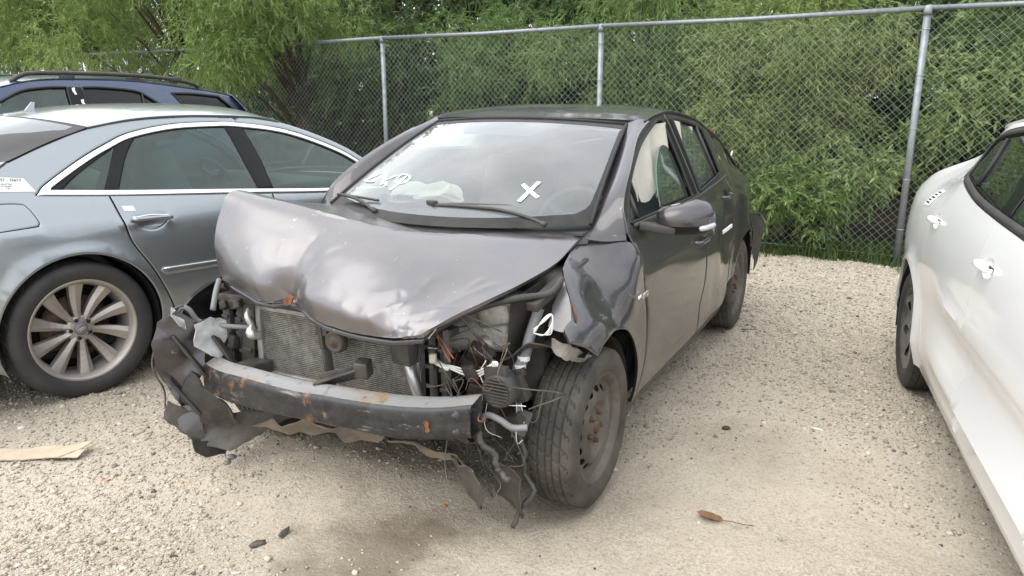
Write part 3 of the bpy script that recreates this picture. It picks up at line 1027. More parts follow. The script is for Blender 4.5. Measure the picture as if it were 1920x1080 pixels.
# ================================================================== car building kit
def tyre_mesh(Rt, W, rr, n=192, ribs=4, sipe=6, slant=5):
    """carcass, bulged sidewalls, grooved and siped tread; axis along Y, outer side +Y"""
    h = W / 2
    prof = [(rr - .004, -h * .80), (rr + .006, -h * .86), (rr + (Rt - rr) * .25, -h * .97), (rr + (Rt - rr) * .5, -h), (rr + (Rt - rr) * .74, -h * .965), (Rt - .016, -h * .90), (Rt - .006, -h * .83)]
    tw = h * .80
    ys = np.linspace(-tw, tw, 25)
    tread = []
    for i, y in enumerate(ys):
        crown = Rt - .006 * (abs(y) / tw) ** 3
        tread.append((crown, y))
    prof2 = prof + tread + [(r, -y) for r, y in reversed(prof)]
    m = len(prof2)
    A = np.array(prof2)
    ang = np.arange(n) * 2 * math.pi / n
    rad = np.repeat(A[:, 0][:, None], n, 1)
    k0 = len(prof)
    gro = [int(round((j + 1) * 24 / (ribs + 1))) for j in range(ribs)]
    for i in range(25):
        row = k0 + i
        if i in gro:
            rad[row] -= .008
        else:
            sh = int(abs(i - 12) * slant / 12 * (1 if i > 12 else -1))
            seg = (np.arange(n) + sh) % sipe
            deep = .006 if (i < gro[0] or i > gro[-1]) else .004
            if sipe: rad[row][seg == 0] -= deep
    for row in list(range(2, k0 - 2)) + list(range(m - k0 + 2, m - 2)):      # faint raised rings on the sidewall
        rad[row] += .0012 * (row % 2)
    V = np.stack([rad * np.cos(ang)[None], np.repeat(A[:, 1][:, None], n, 1), rad * np.sin(ang)[None]], -1)
    I = np.arange(m * n).reshape(m, n)
    J = np.roll(I, -1, 1)
    F_ = np.stack([I[:-1], I[1:], J[1:], J[:-1]], -1).reshape(-1, 4)
    me = mesh_np("tyre", V.reshape(-1, 3), F_[:, ::-1])
    sm = np.ones((m - 1, n), bool); sm[k0 - 1:k0 + 25] = False
    me.polygons.foreach_set("use_smooth", sm.ravel())
    return me

def disc_panel(name, outer_r, holes, prof, mat, parent, step=.02, edge=.002, t=.006, roll=.002):
    """a wheel disc cut from a round sheet: holes are outlines, prof(r, x, z) the axial height"""
    a = np.linspace(0, 2 * math.pi, 73)[:-1]
    out = np.stack([outer_r * np.cos(a), outer_r * np.sin(a)], -1)
    return panel(name, out, lambda x, z: prof(np.hypot(x, z), x, z), mat, parent, 1, holes, step, edge, roll, t)

def ell(cx, cz, a, b, rot, n=14):
    t = np.arange(n) * 2 * math.pi / n
    x, z = a * np.cos(t), b * np.sin(t)
    return np.stack([cx + x * math.cos(rot) - z * math.sin(rot), cz + x * math.sin(rot) + z * math.cos(rot)], -1)

def wheel_base(car, x, y, z, side, Rt, W, rr, tyre_mat, barrel_mat, tyre_me=None, **kw):
    """part 'wheel' (the rim barrel) with sub-part 'tyre'; outer face turned to the given side"""
    mb = MB()
    h = W / 2
    mb.lathe([(rr + .008, -h * .84), (rr - .004, -h * .84), (rr - .018, -h * .7), (rr - .03, -h * .2), (rr - .03, h * .2), (rr - .016, h * .62), (rr - .004, h * .80), (rr + .008, h * .84), (rr + .011, h * .87), (rr + .004, h * .885), (rr - .008, h * .80), (rr - .02, h * .60)], 72)
    w = mb.build("wheel", barrel_mat, car, (x, y, z))
    w.rotation_euler = (0, kw.get('roll', 0.0), 0 if side > 0 else math.pi)
    me = tyre_me or tyre_mesh(Rt, W, rr, ribs=kw.get('ribs', 4), sipe=kw.get('sipe', 6), slant=kw.get('slant', 5))
    t = mobj("tyre", me, tyre_mat if not me.materials else None, w)
    bd = MB().lathe([(.04, -.03), (rr * .66, -.03), (rr * .66, -.005), (.04, -.005)], 40).build("brake_disc", M['brake'], w)
    return w

def wheel_well(car, name, x, y0, y1, z, r, mat, a0=-.25):
    """dark liner arching over a wheel"""
    a = np.linspace(a0, math.pi + .25, 28)
    P = np.stack([np.stack([x + r * np.cos(a), np.full_like(a, yy), z + r * np.sin(a)], -1) for yy in np.linspace(y0, y1, 4)], 0)
    o = surf(name, P, mat, car)
    return o

def seat(car, x, y, z, mat, w=.50, name="seat", tilt=R(22)):
    """cushion, backrest and head restraint"""
    mb = MB()
    mb.box((x + .22, y, z + .05), (.50, w, .16), (0, R(-6), 0), .05)
    c, s_ = math.cos(tilt), math.sin(tilt)
    mb.box((x - .05 - .30 * s_, y, z + .12 + .30 * c), (.15, w * .94, .66), (0, -tilt, 0), .06)
    o = mb.build(name, mat, car)
    h = MB().box((x - .04 - .70 * s_, y, z + .12 + .72 * c), (.10, .26, .19), (0, -tilt * .6, 0), .05)
    h.tube([(x - .05 - .60 * s_, y - .06, z + .1 + .60 * c), (x - .05 - .68 * s_, y - .06, z + .12 + .68 * c)], .006, 6)
    h.tube([(x - .05 - .60 * s_, y + .06, z + .1 + .60 * c), (x - .05 - .68 * s_, y + .06, z + .12 + .68 * c)], .006, 6)
    h.build("head_restraint", mat, o)
    return o

def steering_wheel(car, x, y, z, mat, tilt=R(62)):
    mb = MB()
    n = 32
    rot = Matrix.Rotation(tilt, 3, 'Y')
    ring = [rot @ Vector((.185 * math.cos(2 * math.pi * k / n), .185 * math.sin(2 * math.pi * k / n), 0)) + Vector((x, y, z)) for k in range(n + 1)]
    mb.tube(ring, .016, 8, False)
    mb.box((x, y, z), (.12, .14, .05), rot, .02)
    for a in (0, 2.2, 4.1):
        mb.bar((x, y, z), rot @ Vector((.18 * math.cos(a), .18 * math.sin(a), 0)) + Vector((x, y, z)), .04, .015)
    return mb.build("steering_wheel", mat, car)

def quadmb(mb, pts, th=(0, 0, -.006)):
    """a thin plate from a polygon of 3-D points given thickness along th"""
    n = len(pts)
    th = Vector(th)
    V = [Vector(p) for p in pts]
    V += [v + th for v in V[:]]
    mb.add(V, [tuple(range(n)), tuple(reversed(range(n, 2 * n)))] + [(i, i + n, (i + 1) % n + n, (i + 1) % n) for i in range(n)], False)
    return mb

def arc(cx, cz, r, a0, a1, n=12):
    a = np.linspace(R(a0), R(a1), n)
    return np.stack([cx + r * np.cos(a), cz + r * np.sin(a)], -1)

def rough_plate(name, outline, mat, parent, t=.004, amp=.015, seed=0, step=.03, jag=.006):
    jag *= .35; amp *= .7
    """torn sheet: a 3-D outline (roughly flat) filled, crumpled and given thickness"""
    r = np.random.default_rng(seed)
    P = np.asarray(outline, float)
    c = P.mean(0)
    u, s, vt = np.linalg.svd(P - c)
    q = (P - c) @ vt[:2].T
    loop = resample(q, step)
    loop = loop + r.normal(0, jag, loop.shape)
    V, T, d = cdt_panel(loop, (), step, .002)
    # smooth out-of-plane lift taken from the outline itself
    w = 1 / (np.linalg.norm(V[:, None] - q[None], axis=2) ** 2 + 1e-3)
    lift = (w * ((P - c) @ vt[2])[None]).sum(1) / w.sum(1)
    Q = np.concatenate([V, np.zeros((len(V), 1))], 1)
    h = lift + amp * nz3(Q, 6, seed + 1, 3)
    P3 = c + V @ vt[:2] + h[:, None] * vt[2]
    o = mobj(name, mesh_np(name, P3, T), mat, parent)
    solid(o, t, 0)
    return o

# ================================================================== the wrecked charcoal hatchback
H = thing("wrecked_hatchback", "wrecked charcoal hatchback with crumpled hood, missing headlights and exposed bumper beam", "car", (-.39, 2.97, 0), R(-117.5))
W_h = spl([(.80, .70), (.5, .785), (.3, .815), (0, .836), (-.4, .838), (-1.4, .846), (-2.2, .843), (-2.55, .845), (-2.85, .82), (-3.05, .775), (-3.2, .68)])
off_h = spl([(.15, -.065), (.22, -.045), (.30, -.025), (.45, -.006), (.65, 0), (.80, -.010), (.92, -.030), (1.01, -.058), (1.10, -.098), (1.2, -.145), (1.3, -.194), (1.4, -.245), (1.48, -.295)])
zt_h = spl([(-.6, 1.12), (-.42, 1.06), (-.31, 1.005), (-.2, .960), (-.1, .934), (.08, .915), (.35, .88), (.6, .82)])
kx_h = spl([(-.5, 9.0), (-.32, 8.0), (-.25, 5.0), (-.2, 3.4), (-.1, 2.5), (0, 2.1), (.4, 1.8)])
tap_h = spl([(-3.3, .05), (-3.1, .055), (-2.86, .085), (-2.6, .065), (-2.42, .050), (-2.2, .018), (-1.95, 0), (1, 0)])
def arch_flare(x, z, cx, cz, r):
    d = np.hypot(x - cx, z - cz)
    return .016 * np.exp(-((d - r) / .035) ** 2) * (z > .1)
def S_h(x, z):
    y = W_h(x) + off_h(z)
    y = y + .007 * np.exp(-((z - .80 - .03 * x * -1) / .02) ** 2) * smooth01((-.4 - x) / .3)     # shoulder crease
    y = y - .014 * np.exp(-((z - .42) / .09) ** 2) * smooth01((-.5 - x) / .3) * smooth01((x + 2.1) / .3)   # scooped door bottoms
    y = y - tap_h(x) * smooth01((z - .93) / .14)
    return y + arch_flare(x, z, 0, .30, .36) + arch_flare(x, z, -2.55, .305, .36)
def Sf_h(x, z):
    g = np.clip((z - .66) / (zt_h(x) - .66), 0, 1.05)
    w = W_h(x) + off_h(np.minimum(z, .7)) + arch_flare(x, z, 0, .30, .36)
    return w - (w - .63) * g ** kx_h(x)
def dent_h(P):
    """creases and shallow dents in the rear door and quarter"""
    x, z = P[:, 0], P[:, 2]
    k = smooth01((-1.55 - x) / .35) * smooth01((1.0 - z) / .12)
    P = P.copy()
    P[:, 1] -= k * (.020 * np.exp(-(((x + 1.95) / .16) ** 2 + ((z - .68) / .14) ** 2)) + .022 * np.exp(-(((x + 2.35) / .10) ** 2 + ((z - .80) / .10) ** 2)))
    P[:, 1] += k * .006 * nz3(P, 2.2, 41, 2)
    return P
def fdent_h(P):
    P = P.copy()
    x, z = P[:, 0], P[:, 2]
    k = smooth01((x + .42) / .25) * smooth01((z - .62) / .1)
    P[:, 1] += k * (.010 * np.sin(x * 17 + z * 9) + .008 * nz3(P, 3.0, 43, 2))
    P[:, 1] -= .030 * np.exp(-(((x + .02) / .10) ** 2 + ((z - .78) / .05) ** 2))
    P[:, 1] += .012 * np.exp(-(((x + .17) / .06) ** 2 + ((z - .80) / .07) ** 2))
    # torn front edge peels outwards and in
    P[:, 1] += .05 * smooth01((x - .12) / .14) * np.sin((z - .6) * 20) * .5
    return P

for sd in (1, -1):
    sides = dict(side=sd)
    # front fender
    arch = arc(0, .30, .345, 148, 62, 14)
    arch = np.array([(-.392, .30), (-.378, .40)] + [tuple(p) for p in arc(0, .30, .362, 150, 70, 12)])
    if sd > 0:
        fend = path([(-.40, .25), (-.392, .32)], [(-.392, .32), (-.375, .42), (-.31, .53), (-.20, .63), (-.06, .672), (.06, .665), (.13, .63)],
                    [(.13, .63), (.20, .675), (.285, .72)], [(.285, .72), (.262, .752), (.185, .77)], [(.185, .77), (.14, .81), (.08, .872), (.03, .905)],
                    [(.03, .905), (-.02, .918), (-.10, .932), (-.2, .957), (-.275, .985)], [(-.275, .985), (-.318, .978)], [(-.318, .978), (-.342, .93), (-.43, .70), (-.466, .55), (-.472, .42), (-.44, .25)], [(-.44, .25), (-.40, .25)])
        fo = panel("front_fender", fend, Sf_h, M['hatch'], H, 1, step=.028, deform=fdent_h)
        fo["label"] = "creased left front fender torn off at the headlight"
        # peeled flap of bare sheet at the torn corner
        rough_plate("torn_metal_flap", [(.06, .685, .885), (.11, .725, .83), (.175, .775, .765), (.20, .765, .72), (.195, .705, .718), (.21, .69, .74), (.15, .68, .80)], M['hubcap'], fo, .002, .006, 5, .02, .003)
        MB().tube([(.145, .752, .815), (.178, .782, .775), (.19, .785, .755)], .003, 5).build("rust_edge", M['rust'], fo)
    else:
        fend = path([(-.40, .25), (-.392, .32)], [(-.392, .32), (-.375, .42), (-.31, .53), (-.20, .63), (-.06, .672), (.06, .665), (.17, .61), (.28, .52)],
                    [(.28, .52), (.40, .58), (.52, .66)], [(.52, .66), (.45, .73), (.38, .83)], [(.38, .83), (.2, .86), (0, .89), (-.2, .945), (-.275, .975)], [(-.275, .975), (-.318, .978)],
                    [(-.318, .978), (-.342, .93), (-.43, .70), (-.466, .55), (-.472, .42), (-.44, .25)], [(-.44, .25), (-.40, .25)])
        fo = panel("front_fender", fend, Sf_h, M['hatch'], H, -1, step=.035, deform=fdent_h)
    # front door with its window frame
    fdoor = path([(-.445, .265), (-.478, .42), (-.472, .55), (-.436, .70), (-.348, .93), (-.318, .99)], [(-.318, .99), (-.375, 1.095), (-.59, 1.222), (-.86, 1.333), (-1.23, 1.418), (-1.41, 1.430)],
                 [(-1.41, 1.430), (-1.425, 1.3), (-1.437, 1.0), (-1.45, .6), (-1.452, .265)], [(-1.452, .265), (-.445, .265)])
    fwin = path([(-.385, 1.018), (-.42, 1.075), (-.58, 1.178), (-.87, 1.300), (-1.21, 1.388), (-1.335, 1.398)], [(-1.335, 1.398), (-1.335, 1.2), (-1.325, 1.018)], [(-1.325, 1.018), (-.385, 1.018)])
    d1 = panel("front_door", fdoor, S_h, M['hatch'], H, sd, holes=[fwin], step=.045)
    # rear door
    rdoor = path([(-1.460, .265), (-1.458, .6), (-1.445, 1.0), (-1.433, 1.3), (-1.419, 1.430)], [(-1.419, 1.430), (-1.54, 1.434), (-1.95, 1.387), (-2.14, 1.345)],
                 [(-2.14, 1.345), (-2.19, 1.2), (-2.21, 1.05), (-2.215, .88), (-2.19, .72), (-2.12, .58), (-2.09, .42), (-2.09, .265)], [(-2.09, .265), (-1.460, .265)])
    rwin = path([(-1.50, 1.028), (-1.505, 1.2), (-1.525, 1.398)], [(-1.525, 1.398), (-1.75, 1.382), (-1.95, 1.352), (-2.06, 1.325)], [(-2.06, 1.325), (-2.085, 1.2), (-2.085, 1.075)], [(-2.085, 1.075), (-1.50, 1.028)])
    d2 = panel("rear_door", rdoor, S_h, M['hatch'], H, sd, holes=[rwin], step=.035, deform=dent_h)
    # quarter panel and rear pillar
    quart = path([(-2.148, 1.340), (-2.3, 1.312), (-2.6, 1.242), (-2.86, 1.160)], [(-2.86, 1.160), (-2.95, 1.07), (-3.07, .96), (-3.13, .82), (-3.12, .62)], [(-3.12, .62), (-2.93, .60)],
                 [(-2.93, .60), (-2.92, .50)] , [tuple(p) for p in arc(-2.55, .305, .365, 148, 20, 14)[::1]][::1], [(-2.207, .43), (-2.10, .40), (-2.10, .42)],
                 [(-2.10, .42), (-2.13, .58), (-2.20, .72), (-2.224, .88), (-2.219, 1.05), (-2.198, 1.2), (-2.148, 1.340)])
    q = panel("quarter_panel", quart, S_h, M['hatch'], H, sd, step=.04, deform=dent_h)
    # sill
    sill = path([(-.41, .20), (-.41, .255)], [(-.41, .255), (-2.10, .255)], [(-2.10, .255), (-2.12, .38)], [(-2.12, .38), (-2.175, .36), (-2.15, .20)], [(-2.15, .20), (-.41, .20)])
    panel("sill", sill, lambda x, z: S_h(x, z) - .012, M['dusty_plastic'], H, sd, step=.06)
    # glass, seals, pillar trim
    Sg = lambda x, z: S_h(x, z) - .016
    inset = lambda L_, k: L_ + (L_.mean(0) - L_) * k
    if sd < 0:
        panel("door_glass", inset(fwin, -.01), Sg, M['side_glass'], d1, sd, step=.08, t=.004)
    panel("door_glass", inset(rwin, -.01), Sg, M['side_glass'], d2, sd, step=.08, t=.004)
    def strip(name, L_, w, mat, par, lift=.004):
        mb = MB()
        pts = [(p[0], sd * (float(S_h(p[0], p[1])) + lift - .004), p[1]) for p in resample(np.asarray(L_), .05)[:]]
        return pts
    seal = MB(); pf = resample(fwin, .04)
    seal.tube([(p[0], sd * (float(S_h(p[0], p[1])) - .004), p[1]) for p in list(pf) + [pf[0]]], .0075, 6, False)
    seal.build("window_seal", M['rubber_seal'], d1)
    seal = MB(); pf = resample(rwin, .04)
    seal.tube([(p[0], sd * (float(S_h(p[0], p[1])) - .004), p[1]) for p in list(pf) + [pf[0]]], .0075, 6, False)
    seal.build("window_seal", M['rubber_seal'], d2)
    for dd, xs in ((d1, (-1.325, -1.432)), (d2, (-1.44, -1.500))):    # black pillar faces between the windows
        bp = np.array([(xs[0] - .012, 1.02), (xs[0] - .020 if dd is d1 else xs[0] + .02, 1.398), (xs[1] + (.008 if dd is d1 else -.022), 1.405), (xs[1], 1.02)])
        if dd is d1: bp = np.array([(-1.340, 1.022), (-1.348, 1.396), (-1.420, 1.408), (-1.433, 1.022)])
        else: bp = np.array([(-1.447, 1.028), (-1.434, 1.408), (-1.515, 1.400), (-1.492, 1.034)])
        panel("pillar_trim", bp, lambda x, z: S_h(x, z) + .002, M['gloss_black'], dd, sd, step=.05, t=.003)
    # division bars
    MB().tube([(-.50, sd * float(S_h(-.50, 1.02) - .010), 1.02), (-.495, sd * float(S_h(-.495, 1.115) - .010), 1.118)], .011, 8).build("division_bar", M['black_plastic'], d1)
    MB().tube([(-1.975, sd * float(S_h(-1.97, 1.07) - .008), 1.065), (-1.95, sd * float(S_h(-1.95, 1.35) - .008), 1.352)], .010, 8).build("division_bar", M['black_plastic'], d2)
    MB().tube([(x_, sd * (float(S_h(x_, 1.010)) + .004), 1.008 + max(0, (-1.4 - x_)) * .075) for x_ in np.arange(-.40, -2.09, -.06)], .009, 6).build("belt_moulding", M['black_plastic'], d1)
    # handles
    for dd, hx, hz in ((d1, -1.33, .80), (d2, -2.05, .945)):
        y0 = float(S_h(hx, hz))
        hp = [(hx + .10, sd * (y0 - .01), hz), (hx + .085, sd * (y0 + .022), hz), (hx, sd * (y0 + .030), hz + .004), (hx - .085, sd * (y0 + .022), hz), (hx - .10, sd * (y0 - .01), hz)]
        MB().tube(crm(np.array(hp), 4), .011, 8).build("door_handle", M['hatch'], dd)
        MB().lathe([(.0, .002), (.04, .001), (.043, -.004)], 16, 'Y', (hx, sd * (y0 + .001), hz - .002)).build("handle_cup", M['inner'], dd)
    # A-pillar
    PL = np.array([[(-.215, .652, .972), (-.255, .715, .962), (-.316, .782, .962)],
                   [(-.42, .632, 1.098), (-.395, .695, 1.112), (-.378, .744, 1.100)],
                   [(-.60, .602, 1.187), (-.595, .658, 1.222), (-.592, .698, 1.227)],
                   [(-.83, .562, 1.300), (-.85, .606, 1.332), (-.863, .636, 1.339)],
                   [(-1.015, .532, 1.391), (-1.06, .575, 1.408), (-1.10, .608, 1.398)]])
    PL[:, :, 1] *= sd
    surf("a_pillar", bicubic(PL, 8, 6), M['hatch'], H, flip=(sd > 0), t=.01)
    wheel_well(H, "wheel_liner", 0, sd * .40, sd * .80, .30, .350, M['grime'], 1.15)
    wheel_well(H, "wheel_liner", -2.55, sd * .45, sd * .80, .305, .345, M['grime'])

# roof
ex = np.array([-1.06, -1.23, -1.54, -1.95, -2.3, -2.6, -2.88])
ey = np.array([.600, .592, .588, .603, .628, .628, .585])
ez = np.array([1.400, 1.424, 1.4385, 1.393, 1.318, 1.248, 1.165])
ey = np.array([.600, .592, .588] + [float(S_h(a, b)) + .004 for a, b in zip(ex[3:], ez[3:])])
zc = np.array([1.412, 1.452, 1.474, 1.456, 1.400, 1.325, 1.235])
xc = np.array([-.95, -1.18, -1.52, -1.95, -2.32, -2.64, -2.93])
fr = np.array([-1, -.985, -.94, -.85, -.6, -.3, 0, .3, .6, .85, .94, .985, 1])
G = np.array([[(xc[i] + (ex[i] - xc[i]) * abs(f) ** 2.2, ey[i] * f, ez[i] + (zc[i] - ez[i]) * (1 - abs(f) ** 3.2)) for f in fr] for i in range(7)])
roof = surf("roof", bicubic(G, 8, 3), M['hatch'], H, flip=True, t=.012)
MB().tube([(p[0], p[1], p[2] - .002) for p in bicubic(G, 8, 3)[:, 0]], .006, 6).build("roof_moulding", M['black_plastic'], roof)
MB().tube([(p[0], p[1], p[2] - .002) for p in bicubic(G, 8, 3)[:, -1]], .006, 6).build("roof_moulding", M['black_plastic'], roof)
rb = MB().box((-2.42, .617, 1.308), (.05, .012, .012), (0, R(12), 0), .003).build("rust_patch", M['rust'], roof)

# windshield
nb = 15
yy = np.linspace(-1, 1, nb)
bot = np.stack([-.03 - .23 * np.abs(yy) ** 2.2, .655 * yy, 1.005 + .018 * yy ** 2], -1)
top = np.stack([-.93 - .075 * np.abs(yy) ** 2.0, .53 * yy, 1.408 - .024 * yy ** 2], -1)
def ws_grid(a, b, c0, c1, n=22, push=0.0):
    """strip of the windshield between heights a..b and across c0..c1 (fractions)"""
    T_ = np.linspace(a, b, n); C_ = np.linspace(c0, c1, n)
    fb = [np.interp(C_, yy, bot[:, k]) for k in range(3)]; ft = [np.interp(C_, yy, top[:, k]) for k in range(3)]
    P = np.zeros((n, n, 3))
    for i, t_ in enumerate(T_):
        for k in range(3): P[i, :, k] = fb[k] * (1 - t_) + ft[k] * t_
        bul = .035 * 4 * t_ * (1 - t_) * (1 - .5 * C_ ** 2) + push
        P[i, :, 0] += bul * .42; P[i, :, 2] += bul * .9
    return P
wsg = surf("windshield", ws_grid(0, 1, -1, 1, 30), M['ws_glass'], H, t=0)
# black ceramic border: bottom band, two sides, top band with the sensor mask
def ws_pt(c, t_, push=.0015):
    return ws_grid(t_, t_ + 1e-6, c, c + 1e-6, 2, push)[0, 0]
def ws_patch(name, poly, mat, par, push=.002, t=.0008, step=.03):
    """outline in (across, up) fractions laid on the windshield"""
    V, T, d = cdt_panel(np.asarray(poly, float), (), step, .001)
    fb = [np.interp(V[:, 0], yy, bot[:, k]) for k in range(3)]; ft = [np.interp(V[:, 0], yy, top[:, k]) for k in range(3)]
    P = np.stack([fb[k] * (1 - V[:, 1]) + ft[k] * V[:, 1] for k in range(3)], -1)
    bul = .035 * 4 * V[:, 1] * (1 - V[:, 1]) * (1 - .5 * V[:, 0] ** 2) + push
    P[:, 0] += bul * .42; P[:, 2] += bul * .9
    n_ = np.cross(P[T[:, 1]] - P[T[:, 0]], P[T[:, 2]] - P[T[:, 0]])[:, 2].sum()
    if n_ < 0: T = T[:, ::-1]
    o = mobj(name, mesh_np(name, P, T), mat, par)
    if t: solid(o, t)
    return o
inner = path([(-.968, .20), (-.972, .5), (-.965, .90)], [(-.965, .90), (-.95, .93), (-.6, .942), (0, .948), (.6, .942), (.95, .93), (.965, .90)], [(.965, .90), (.972, .5), (.968, .27)],
             [(.968, .27), (.955, .14), (.90, .085)], [(.90, .085), (.45, .065), (0, .06), (-.45, .065), (-.93, .085)], [(-.93, .085), (-.96, .12), (-.968, .20)])
Vb, Tb, db = cdt_panel(np.array([(-1, 0), (1, 0), (1, 1), (-1, 1)], float), [inner], .05, .002)
def ws_map(V, push):
    fb = [np.interp(V[:, 0], yy, bot[:, k]) for k in range(3)]; ft = [np.interp(V[:, 0], yy, top[:, k]) for k in range(3)]
    P = np.stack([fb[k] * (1 - V[:, 1]) + ft[k] * V[:, 1] for k in range(3)], -1)
    bul = .035 * 4 * V[:, 1] * (1 - V[:, 1]) * (1 - .5 * V[:, 0] ** 2) + push
    P[:, 0] += bul * .42; P[:, 2] += bul * .9
    return P
Pb = ws_map(Vb, .0015)
if np.cross(Pb[Tb[:, 1]] - Pb[Tb[:, 0]], Pb[Tb[:, 2]] - Pb[Tb[:, 0]])[:, 2].sum() < 0: Tb = Tb[:, ::-1]
mobj("glass_border", mesh_np("glass_border", Pb, Tb), M['frit'], wsg)
ws_patch("sensor_mask", [(-.42, .945), (-.42, .81), (-.39, .782), (.27, .77), (.46, .90), (.48, .945)], M['dash'], wsg, -.004, 0)
MB().tube([tuple(ws_pt(-.998, t_, .003)) for t_ in np.linspace(0, 1, 12)] + [tuple(ws_pt(c_, .998, .003)) for c_ in np.linspace(-.98, .98, 14)] + [tuple(ws_pt(.998, t_, .003)) for t_ in np.linspace(1, 0, 12)], .008, 6).build("windshield_seal", M['rubber_seal'], wsg)
# paint-marker writing on the glass, stroke by stroke, as one reads it from outside
def stroke(name, pts, w, par=wsg):
    P = crm(np.array(pts, float), 5) if len(pts) > 2 else np.array(pts, float)
    L_ = []
    V3 = ws_map(P, .0025)
    n = len(V3)
    up = np.array([.42, 0, .9])
    left, right = [], []
    r = np.random.default_rng(len(pts) + int(abs(pts[0][0]) * 1000))
    for i in range(n):
        t_ = V3[min(i + 1, n - 1)] - V3[max(i - 1, 0)]
        s_ = np.cross(t_, up); s_ /= max(np.linalg.norm(s_), 1e-9)
        ww = w * r.uniform(.8, 1.1) / 2
        left.append(V3[i] + s_ * ww); right.append(V3[i] - s_ * ww)
    o = surf(name, np.stack([np.array(left), np.array(right)], 0), M['white_paint_pen'], par, t=.001)
    return o
def mark_at(points, w):
    stroke("marker_stroke", points, w)
for pts, w in (([(-.78, .325), (-.85, .2675), (-.88, .245)], .016), ([(-.88, .245), (-.82, .240), (-.745, .246)], .015), ([(-.68, .3125), (-.645, .27), (-.62, .2325)], .017),
               ([(-.56, .32), (-.645, .26)], .017), ([(-.635, .265), (-.55, .23)], .016),
               ([(-.495, .2725), (-.525, .3075), (-.5, .3325), (-.425, .3275), (-.39, .3025), (-.395, .275), (-.435, .2625), (-.495, .2725)], .011), ([(-.45, .32), (-.45, .2525), (-.475, .2025)], .013),
               ([(.51, .3075), (.58, .257), (.65, .2075)], .020), ([(.605, .33), (.578, .255), (.55, .1775)], .020)):
    stroke("marker_stroke", pts, w)

# hood: buckled up across the middle, front edge crushed over the radiator
R0 = [(-.26, -.67, 1.02), (-.17, -.5, 1.03), (-.11, -.33, 1.02), (-.08, -.18, 1.005), (-.07, -.02, .985), (-.08, .15, .985), (-.13, .32, .985), (-.21, .48, .985), (-.31, .64, .998)]
R2 = [(.27, -.69, 1.138), (.28, -.48, 1.115), (.29, -.30, 1.09), (.28, -.16, 1.066), (.285, 0, 1.046), (.24, .16, 1.020), (.12, .34, .998), (.03, .48, .970), (.0, .625, .918)]
R1 = [((a[0] + b[0]) / 2, (a[1] + b[1]) / 2, (a[2] + b[2]) / 2 - .012 + (.02 if i > 5 else 0)) for i, (a, b) in enumerate(zip(R0, R2))]
R3 = [(.36, -.685, 1.06), (.40, -.50, 1.045), (.42, -.34, 1.022), (.42, -.18, 1.0), (.44, -.02, .987), (.43, .14, .970), (.36, .31, .950), (.29, .45, .925), (.24, .605, .890)]
R4 = [(.41, -.675, .96), (.475, -.50, .95), (.505, -.34, .93), (.485, -.19, .922), (.53, -.04, .912), (.55, .12, .900), (.53, .285, .890), (.47, .41, .878), (.43, .565, .868)]
R5 = [(.415, -.67, .875), (.50, -.50, .86), (.54, -.33, .85), (.50, -.2, .855), (.585, -.05, .842), (.62, .115, .832), (.63, .265, .826), (.60, .38, .824), (.56, .505, .836)]
R6 = [(.425, -.635, .80), (.475, -.50, .795), (.522, -.31, .775), (.50, -.21, .797), (.57, -.045, .762), (.605, .11, .755), (.626, .26, .763), (.632, .365, .778), (.63, .452, .795)]
HG = bicubic(np.array([R0, R1, R2, R3, R4, R5, R6]), 24, 18)
hp = HG.reshape(-1, 3)
nrm_h = np.array([.45, 0, .9])
def ridge(P, a, b, w, h):
    """sharp crease along a segment"""
    a, b = np.array(a), np.array(b)
    ab = b - a
    t_ = np.clip(((P - a) @ ab) / (ab @ ab), 0, 1)
    d_ = np.linalg.norm(P - a - t_[:, None] * ab, axis=1)
    return 1.25 * h * np.exp(-np.abs(d_) / (w * .62)) * np.sin(np.clip(t_, .02, .98) * math.pi) ** .5
k_ = np.zeros(len(hp))
DN = (.505, -.20, .82)
for e_, w_, h_ in (((.44, -.02, .985), .022, -.012), ((.50, -.42, .90), .02, -.010), ((.56, .02, .83), .018, .012), ((.43, -.30, 1.0), .02, .008), ((.55, -.11, .88), .015, -.010), ((.40, -.16, 1.02), .03, -.012)):
    k_ += ridge(hp, DN, e_, w_, h_)
for a_, b_, w_, h_ in (((.62, .30, .80), (.50, .50, .85), .016, .012), ((.60, .20, .82), (.62, .40, .80), .014, -.010), ((.61, .33, .80), (.40, .36, .93), .02, .006), ((.30, .55, .90), (.55, .44, .84), .014, .008),
                       ((.27, -.60, 1.13), (.42, -.55, .95), .02, .008), ((.42, -.58, .93), (.50, -.30, .85), .018, .007), ((.25, .10, 1.03), (.10, .30, .998), .02, .010), ((.55, .05, .89), (.62, .22, .82), .018, -.008), ((.59, .30, .85), (.63, .36, .78), .01, .010),
                       ((.63, .28, .775), (.55, .34, .87), .010, .012), ((.60, .36, .81), (.52, .30, .89), .008, -.009), ((.63, .42, .79), (.30, .50, .915), .009, .010), ((.64, .22, .79), (.58, .44, .82), .010, -.010), ((.50, -.24, .80), (.44, -.46, .90), .010, .009), ((.52, -.18, .82), (.60, .08, .80), .010, .010), ((.51, -.2, .84), (.38, .05, 1.0), .010, -.010), ((.49, -.21, .86), (.36, -.33, 1.04), .010, .008), ((.28, -.5, 1.11), (.28, .0, 1.046), .014, .012), ((.28, 0, 1.046), (.05, .34, 1.0), .012, .010)):
    k_ += ridge(hp, a_, b_, w_, h_)
k_ += .004 * nz3(hp, 1.6, 51, 2) * smooth01((hp[:, 0] - .0) / .3)
edge_m = smooth01((.90 - hp[:, 2]) / .10)                                        # crinkled sheet along the crushed front edge
near_d = np.exp(-((hp - np.array(DN)) ** 2).sum(1) / .16 ** 2)
near_c = np.exp(-((hp - np.array((.62, .33, .80))) ** 2).sum(1) / .15 ** 2)
